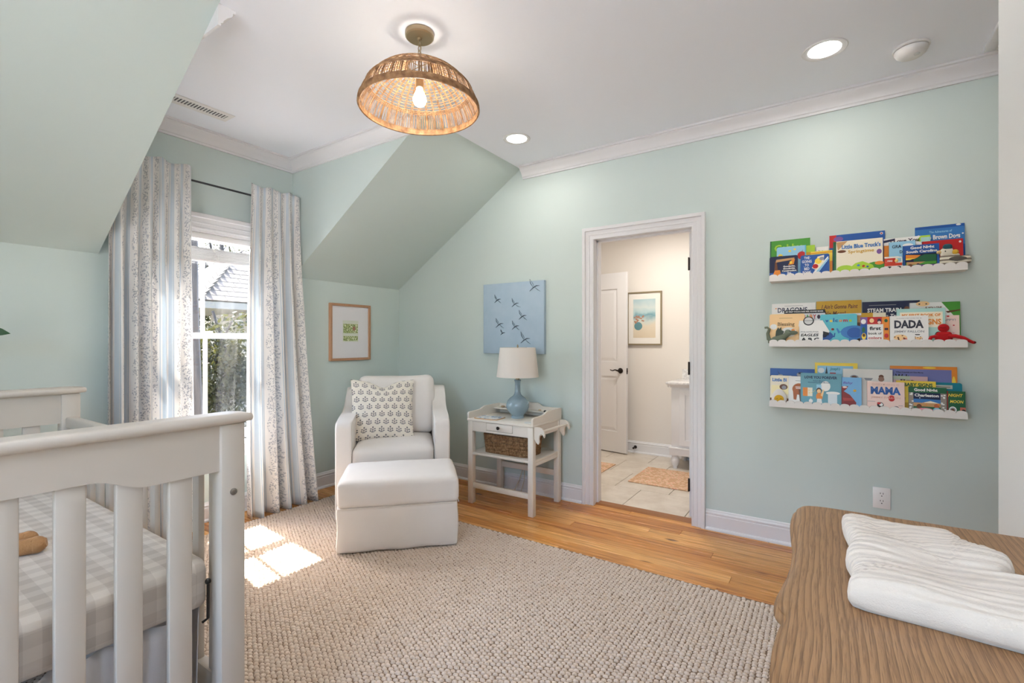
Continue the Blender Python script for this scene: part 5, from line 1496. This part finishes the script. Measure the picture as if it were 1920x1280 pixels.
# ------------------------------------------------------------------ toys on the ledges
def toy_root(name, label, y_, z_, x_=3.305):
    # local x = to the right along the wall, local y = towards the wall, local z = up
    r = empty(name, M=Matrix(((0, 1, 0, x_), (-1, 0, 0, y_), (0, 0, 1, z_), (0, 0, 0, 1))))
    tag(r, label, 'toy'); return r
zA, zB, zC = (SHZ[k] + .0125 for k in 'ABC')
tt = toy_root('toy_fire_truck', 'small red and white wooden toy fire truck on the top ledge', -.262, zA, 3.310)
b = B(); b.box((0, -.009, .032), (.074, .009, .052), .002); b.box((.0, -.009, .05), (.046, .009, .078), .002); b.make('truck_body', flat(206, 62, 40, .4), tt)
b = B(); b.box((-.001, -.0095, .026), (.078, .0095, .036), .002); b.box((-.001, -.010, .077), (.060, .010, .086), .002); b.prism([(.046, .050), (.077, .050), (.072, .082), (.046, .084)], 'y', -.0088, .0088); b.make('chassis_and_cab', flat(236, 232, 224, .4), tt)
b = B(); b.box((.054, -.0094, .056), (.070, -.0086, .076)); b.make('cab_window', flat(150, 196, 206, .3), tt, 0)
b = B(); b.ball((.050, -.010, .062), (.008, .002, .009), 10, 6); b.make('driver', flat(240, 206, 130), tt)
for x_ in (.020, .058):
    b = B(); b.lathe([(0, -.003), (.0155, -.003), (.0165, 0), (.0155, .003), (0, .003)], 20, M=Matrix.Translation((x_, -.0115, .0166)) @ Matrix.Rotation(PI / 2, 4, 'X')); o = b.make('wheel', flat(42, 32, 30, .5), tt)
    b = B(); b.lathe([(0, 0), (.004, 0), (.004, .004), (0, .004)], 10, M=Matrix.Translation((x_, -.0140, .0166)) @ Matrix.Rotation(PI / 2, 4, 'X')); b.make('hub', WHITE, o)
text_mesh('lettering', 'FIRE', .012, flat(236, 232, 224), tt, Matrix.Translation((.022, -.0096, .062)) @ Matrix.Rotation(PI / 2, 4, 'X'), .03)
GUL = fabric('cream_crochet', C(226, 218, 200), 300, .8, .1)
gu = toy_root('crochet_gull', 'crocheted striped gull toy with a teal cap on the top ledge', -.497, zA + .004, 3.312)
def striped(a, c, axis_scale):
    s = N('striped_crochet'); sp_ = s.n('SeparateXYZ'); s.l(s.coord('Object'), sp_.inputs[0])
    k = s.math('LESS_THAN', s.math('FRACT', s.math('MULTIPLY', sp_.outputs[2], axis_scale)), .45)
    s.base(s.mix(k, a, c), .95, 0, .1); s.bump(s.noise(s.coord('Object'), 300, 2), .8, .004)
    return s.m
STR = striped(C(226, 218, 200), C(134, 124, 112), 52)
b = B(); b.soft((-.004, -.011, .0), (.070, .012, .075), .011, (.004, .003, .002), n=10); b.make('body', STR, gu)
b = B(); b.soft((.045, -.010, .012), (.118, .010, .052), .0095, (.003, .002, .003), n=10, M=Matrix.Translation((.0, 0, -.006)) @ Matrix.Rotation(math.radians(-9), 4, 'Y')); b.make('tail', STR, gu)
b = B(); b.soft((-.004, -.0115, .062), (.044, .0115, .104), .011, (.002, .002, .002), n=10); b.make('head', GUL, gu)
b = B(); b.soft((.004, -.0115, .094), (.042, .0115, .124), .0113, (.0, .0, .003), n=10); b.make('cap', fabric('teal_crochet', C(44, 84, 96), 300, .8), gu)
b = B(); b.ball((-.010, -.004, .086), (.011, .007, .010), 12, 8); b.make('beak', fabric('straw_crochet', C(214, 184, 130), 300, .8), gu)
b = B(); b.ball((.052, -.006, .082), (.014, .008, .013), 12, 8); b.make('pompom', fabric('yellow_crochet', C(214, 170, 60), 300, .8), gu)
b = B(); b.ball((.060, -.0125, .046), (.036, .004, .012), 14, 8); b.make('wing', fabric('grey_crochet', C(96, 90, 84), 300, .8), gu)
b = B(); b.ball((.013, -.0125, .088), (.003, .002, .004), 8, 6); b.make('eye', DARK, gu)
GRN = fabric('sage_plush', C(120, 130, 112), 500, .6, .12)
dg = toy_root('plush_dragon', 'sage green plush dragon on the middle ledge', .322, zB, 3.3055)
b = B(); b.tube([(.035, 0, .020), (.050, 0, .026), (.078, 0, .034), (.104, -.001, .046), (.124, -.002, .062), (.138, -.002, .070)], [.010, .019, .021, .018, .014, .012], 12, r2=None); b.make('body', GRN, dg)
b = B(); b.ball((.150, -.002, .070), (.026, .008, .013), 14, 8); b.ball((.124, -.002, .076), (.016, .008, .014), 12, 8); b.make('head', GRN, dg)
b = B(); b.tube([(.040, 0, .022), (.022, 0, .034), (.018, 0, .066), (.026, 0, .094), (.014, 0, .104), (.0, 0, .102)], [.014, .012, .010, .008, .007, .006], 10); b.make('tail', GRN, dg)
b = B(); b.prism([(.058, .042), (.062, .082), (.074, .104), (.078, .092), (.090, .106), (.090, .088), (.104, .078), (.092, .048)], 'y', -.004, .002); b.make('wing', fabric('dark_sage_plush', C(84, 94, 84), 500, .6), dg)
for x_ in (.030, .086, .106):
    b = B(); b.tube([(x_, -.002, .032), (x_ - .003, -.003, .014), (x_ - .004, -.003, .0065)], [.010, .008, .0065], 10); b.make('leg', GRN, dg)
b = B(); b.ball((.136, -.0098, .080), .0025, 8, 6); b.make('eye', DARK, dg)
RED = fabric('red_plush', C(190, 28, 34), 500, .5, .12)
lo_ = toy_root('red_plush', 'limp red plush toy slumped at the right end of the middle ledge', -.448, zB, 3.3075)
b = B(); b.soft((.028, -.008, .002), (.086, .007, .066), .0075, (.006, .003, .004), n=12, wob=.0012); b.make('body', RED, lo_)
b = B(); b.ball((.056, .0, .088), (.023, .0078, .022), 16, 10); b.make('head', RED, lo_)
b = B(); b.tube([(.034, -.001, .036), (.020, -.006, .044), (.006, -.008, .040), (-.001, -.008, .024)], [.010, .009, .009, .007], 10); b.make('arm', RED, lo_)
b = B(); b.tube([(.076, -.001, .046), (.100, -.012, .046), (.130, -.016, .036), (.156, -.018, .018), (.168, -.018, .012)], [.011, .010, .009, .008, .007], 10); b.make('arm', RED, lo_)
b = B(); b.ball((.169, -.018, .013), (.008, .006, .007), 10, 8); b.make('hand', fabric('dark_red_plush', C(110, 18, 24), 500), lo_)
b = B(); b.tube([(.040, -.0082, .092), (.052, -.0088, .088), (.064, -.0082, .092)], .0016, 6); b.make('stitched_mouth', fabric('red_thread', C(120, 14, 20), 500), lo_)
eg = toy_root('egg_plush', 'white boiled-egg plush with a yellow yolk face on the bottom ledge', .244, zC, 3.3085)
b = B(); b.lathe([(0, 0), (.020, .002), (.034, .012), (.041, .030), (.039, .050), (.030, .072), (.018, .086), (.008, .092), (0, .093)], 28, sy=.26); b.make('egg_white', fabric('white_plush', C(234, 228, 222), 500, .5), eg)
b = B(); b.ball((0, -.0098, .034), (.026, .003, .024), 18, 8); yk = b.make('yolk', fabric('yolk_plush', C(222, 172, 50), 500, .5), eg)
b = B(); b.ball((-.010, -.0128, .036), .0022, 8, 6); b.ball((.010, -.0128, .036), .0022, 8, 6); b.make('stitched_face', DARK, yk)
# ------------------------------------------------------------------ outside the window
LEAFG = N('tree_leaves'); _o = LEAFG.n('ObjectInfo'); _n = LEAFG.noise(LEAFG.coord('Object'), 1.6, 4, .6)
LEAFG.base(LEAFG.ramp(_n, [(.3, C(15, 17, 9)), (.5, C(33, 35, 16)), (.7, C(66, 60, 28))]), .6, 0, .2)
_t = LEAFG.n('BsdfTranslucent'); _t.inputs[0].default_value = C(58, 58, 22); _m = LEAFG.n('MixShader'); _m.inputs[0].default_value = .3
LEAFG.l(LEAFG.b.outputs[0], _m.inputs[1]); LEAFG.l(_t.outputs[0], _m.inputs[2]); LEAFG.l(_m.outputs[0], LEAFG.out.inputs[0])
BARK = N('tree_bark'); _n = BARK.noise(BARK.coord('Object', (9, 9, 1.2)), 2, 4); BARK.base(BARK.ramp(_n, [(.3, C(22, 18, 15)), (.7, C(50, 42, 35))]), .9); BARK.bump(_n, .8, .03)
def foliage(name, parent, blobs, n, size, seed):
    rng = np.random.default_rng(seed)
    bl_ = np.array(blobs)
    idx = rng.choice(len(bl_), n, p=bl_[:, 3] ** 2 / (bl_[:, 3] ** 2).sum())
    d = rng.normal(size=(n, 3)); d /= np.linalg.norm(d, axis=1)[:, None]
    c = bl_[idx, :3] + d * (bl_[idx, 3] * rng.uniform(.45, 1, n) ** .6)[:, None]
    a = rng.normal(size=(n, 3)); a /= np.linalg.norm(a, axis=1)[:, None]
    t = rng.normal(size=(n, 3)); t = np.cross(a, t); t /= np.linalg.norm(t, axis=1)[:, None]
    s_ = size * rng.uniform(.6, 1.4, n)[:, None]
    V = np.stack([c - a * s_, c - t * s_ * .5, c + a * s_, c + t * s_ * .5], 1).reshape(-1, 3)
    F = np.arange(n * 4).reshape(-1, 4)
    me = bpy.data.meshes.new(name); me.from_pydata(V.tolist(), [], F.tolist()); me.materials.append(LEAFG.m)
    o = bpy.data.objects.new(name, me); COL.objects.link(o); o.parent = parent; stuff(o)
def tree(label, x_, y_, h, r, seed, blobs=9, n=2600, trunk=.16, zc=.62, spread=1.0, vs=.29):
    rng = random.Random(seed)
    t = empty('tree', (x_, y_, -3.2), 0, label, 'tree', 'trees outside the window')
    b = B(); pts = [(rng.uniform(-.1, .1) * k, rng.uniform(-.1, .1) * k, h * k / 6) for k in range(7)]
    b.tube(pts, [trunk * (1 - .13 * k) for k in range(7)], 10); b.make('trunk', BARK.m, t)
    for i in range(5):
        a = rng.uniform(0, 6.28); z_ = h * rng.uniform(.45, .8)
        b = B(); b.tube([(0, 0, z_), (math.cos(a) * r * .4, math.sin(a) * r * .4, z_ + .5), (math.cos(a) * r * .8, math.sin(a) * r * .8, z_ + .8)], [trunk * .35, trunk * .22, .02], 6); b.make('branch', BARK.m, t)
    bs_ = []
    for i in range(blobs):
        a = rng.uniform(0, 6.28); q = rng.uniform(.1, .8) * r * spread
        bs_.append((math.cos(a) * q, math.sin(a) * q, h * (zc + rng.uniform(-vs, vs)), r * rng.uniform(.3, .55)))
    foliage('foliage', t, bs_, n * 4, .045, seed)
tree('thick grey tree trunk close outside the left window pane', 2.86, 6.95, 15, 1.5, 1, 6, 900, .15, .95, vs=.06)
tree('olive green tree behind the lower window panes', 4.3, 9.4, 5.0, 1.25, 2, 16, 3600, .10, .62)
tree('golden green tree low behind the center of the window', 7.15, 17.2, 7.4, 1.7, 3, 16, 3600, .12, .6)
tree('leafy tree filling the left window panes at a distance', 9.2, 20.6, 9.6, 2.4, 4, 18, 3800, .14, .62, vs=.34)
tree('slender dark trunk standing behind the shingled roof', 8.1, 16.8, 12, 1.6, 6, 8, 1600, .13, .85, vs=.12)
tree('broad hazy tree at the right behind the house', 11.6, 18.0, 7.6, 2.6, 7, 12, 3200, .16, .6)
tree('far bushy tree on the left beyond the lawn', 10.2, 25.0, 9.0, 3.0, 9, 14, 3200, .15, .55)
tree('tall far tree behind all the others', 13.5, 27.0, 9.6, 3.6, 12, 14, 2600, .2, .55)
b = B(); b.box((-1.6, 7.5, -3.4), (60, 80, -3.2)); o = b.make('lawn', flat(58, 62, 36, .9), smooth=0); struct(o); o['label'] = 'grassy ground outside the house'
b = B(); b.box((-60, -60, -3.4), (-1.6, 80, -3.21)); b.box((-1.6, 3.9, -3.4), (60, 7.5, -3.21)); o = b.make('bounce_ground', flat(196, 193, 188, .9), smooth=0); struct(o); o['label'] = 'added pale ground out of view that bounces daylight into the house'  # unseen pale ground, added to bounce sunlight up through the windows
b = B(); b.prism([(E + .14, .36), (E + .14, .26), (6.6, -1.62), (6.6, -1.52)], 'x', -2.2, 5.4); o = b.make('bounce_roof', flat(150, 144, 138, .9), smooth=0); struct(o); o['label'] = 'added lower roof slope out of view that bounces daylight into the dormer window'  # unseen roof slope, added to reflect daylight up into the dormer
# neighbouring wing with a hipped shingle roof
hs = empty('neighbouring_house', (7.6, 12.6, -3.2), 0, 'pale neighbouring house wing with a grey shingled hip roof', 'house')
HI = Matrix.Translation((-7.6, -12.6, 3.2))
SHG = N('grey_shingle'); _o = SHG.n('ObjectInfo'); _n = SHG.noise(SHG.coord('Object'), 30, 3)
SHG.base(SHG.mix(_n, SHG.ramp(_o.outputs['Random'], [(0, C(58, 50, 41)), (1, C(76, 67, 56))]), C(64, 56, 47)), .9)
ex0, ex1, ey0, ey1, ez = 4.74, 10.4, 11.0, 14.4, 2.12
rise, run = 1.45, 1.7
def pyr(o, z_):
    return [(ex0 + o, ey0 + o, z_), (ex1 - o, ey0 + o, z_), (ex1 - o, ey1 - o, z_), (ex0 + o, ey1 - o, z_)]
b = B(); b.raw(pyr(0, ez) + pyr(run - .01, ez + rise - .02), [(0, 1, 5, 4), (1, 2, 6, 5), (2, 3, 7, 6), (3, 0, 4, 7), (3, 2, 1, 0), (4, 5, 6, 7)]); part(b, 'roof_deck', flat(60, 56, 52, .9), hs, HI, 0)
nrow = 12; ang = math.atan2(rise, run); exl = math.hypot(rise, run) / nrow
q = B(); q.box((0, -.004, 0), (.30, exl * 1.12, .022)); sm0 = q.make('shingle', SHG.m, hs, 0); first = True
for r_ in range(nrow):
    o_ = run * r_ / nrow; z_ = ez + rise * r_ / nrow
    L_ = (ex1 - ex0 - 2 * o_); cnt = max(1, round(L_ / .55))
    for k in range(cnt):
        o = sm0 if first else link_copy(sm0, hs); first = False
        o.matrix_parent_inverse = HI
        o.location = (ex0 + o_ + L_ * k / cnt + .004, ey0 + o_, z_ + .008); o.rotation_euler = (ang - .03, 0, 0); o.scale = (L_ / cnt / .30 * .985, 1, 1)
    L2 = (ey1 - ey0 - 2 * o_); cnt = max(1, round(L2 / .55))
    for k in range(cnt):
        o = link_copy(sm0, hs); o.matrix_parent_inverse = HI
        o.rotation_mode = 'QUATERNION'
        o.rotation_quaternion = (Matrix.Rotation(-PI / 2, 3, 'Z') @ Matrix.Rotation(ang - .03, 3, 'X')).to_quaternion()
        o.location = (ex0 + o_, ey1 - o_ - L2 * k / cnt - .004, z_ + .008); o.scale = (L2 / cnt / .30 * .985, 1, 1)
b = B(); b.box((ex0 + .02, ey0 + .02, ez - .16), (ex1 - .02, ey1 - .02, ez - .002), .01); part(b, 'fascia', flat(96, 90, 80), hs, HI, 0)
b = B(); b.box((ex0 + 1.55, ey0 + .45, -3.2), (ex1 - .45, ey1 - .45, ez - .1)); part(b, 'wall', flat(84, 79, 70, .8), hs, HI, 0)
b = B(); b.box((ex0 + 1.9, ey0 + .42, .2), (ex0 + 2.7, ey0 + .46, 1.5)); part(b, 'window', flat(92, 104, 116, .2), hs, HI, 0)

# portal: helps the renderer sample daylight at the two windows
for loc, rot, sx, sy in (((1.62, E + .13, 1.275), (PI / 2, 0, PI), .80, 1.48), ((X0 - .10, (LW0 + LW1) / 2, (LZ0 + LZ1) / 2), (PI / 2, 0, PI * 1.5), LW1 - LW0, LZ1 - LZ0)):
    l_ = bpy.data.lights.new('window_portal', 'AREA'); l_.shape = 'RECTANGLE'; l_.size = sx; l_.size_y = sy; l_.cycles.is_portal = True
    o = bpy.data.objects.new('window_portal', l_); o.location = loc; o.rotation_euler = rot; COL.objects.link(o)
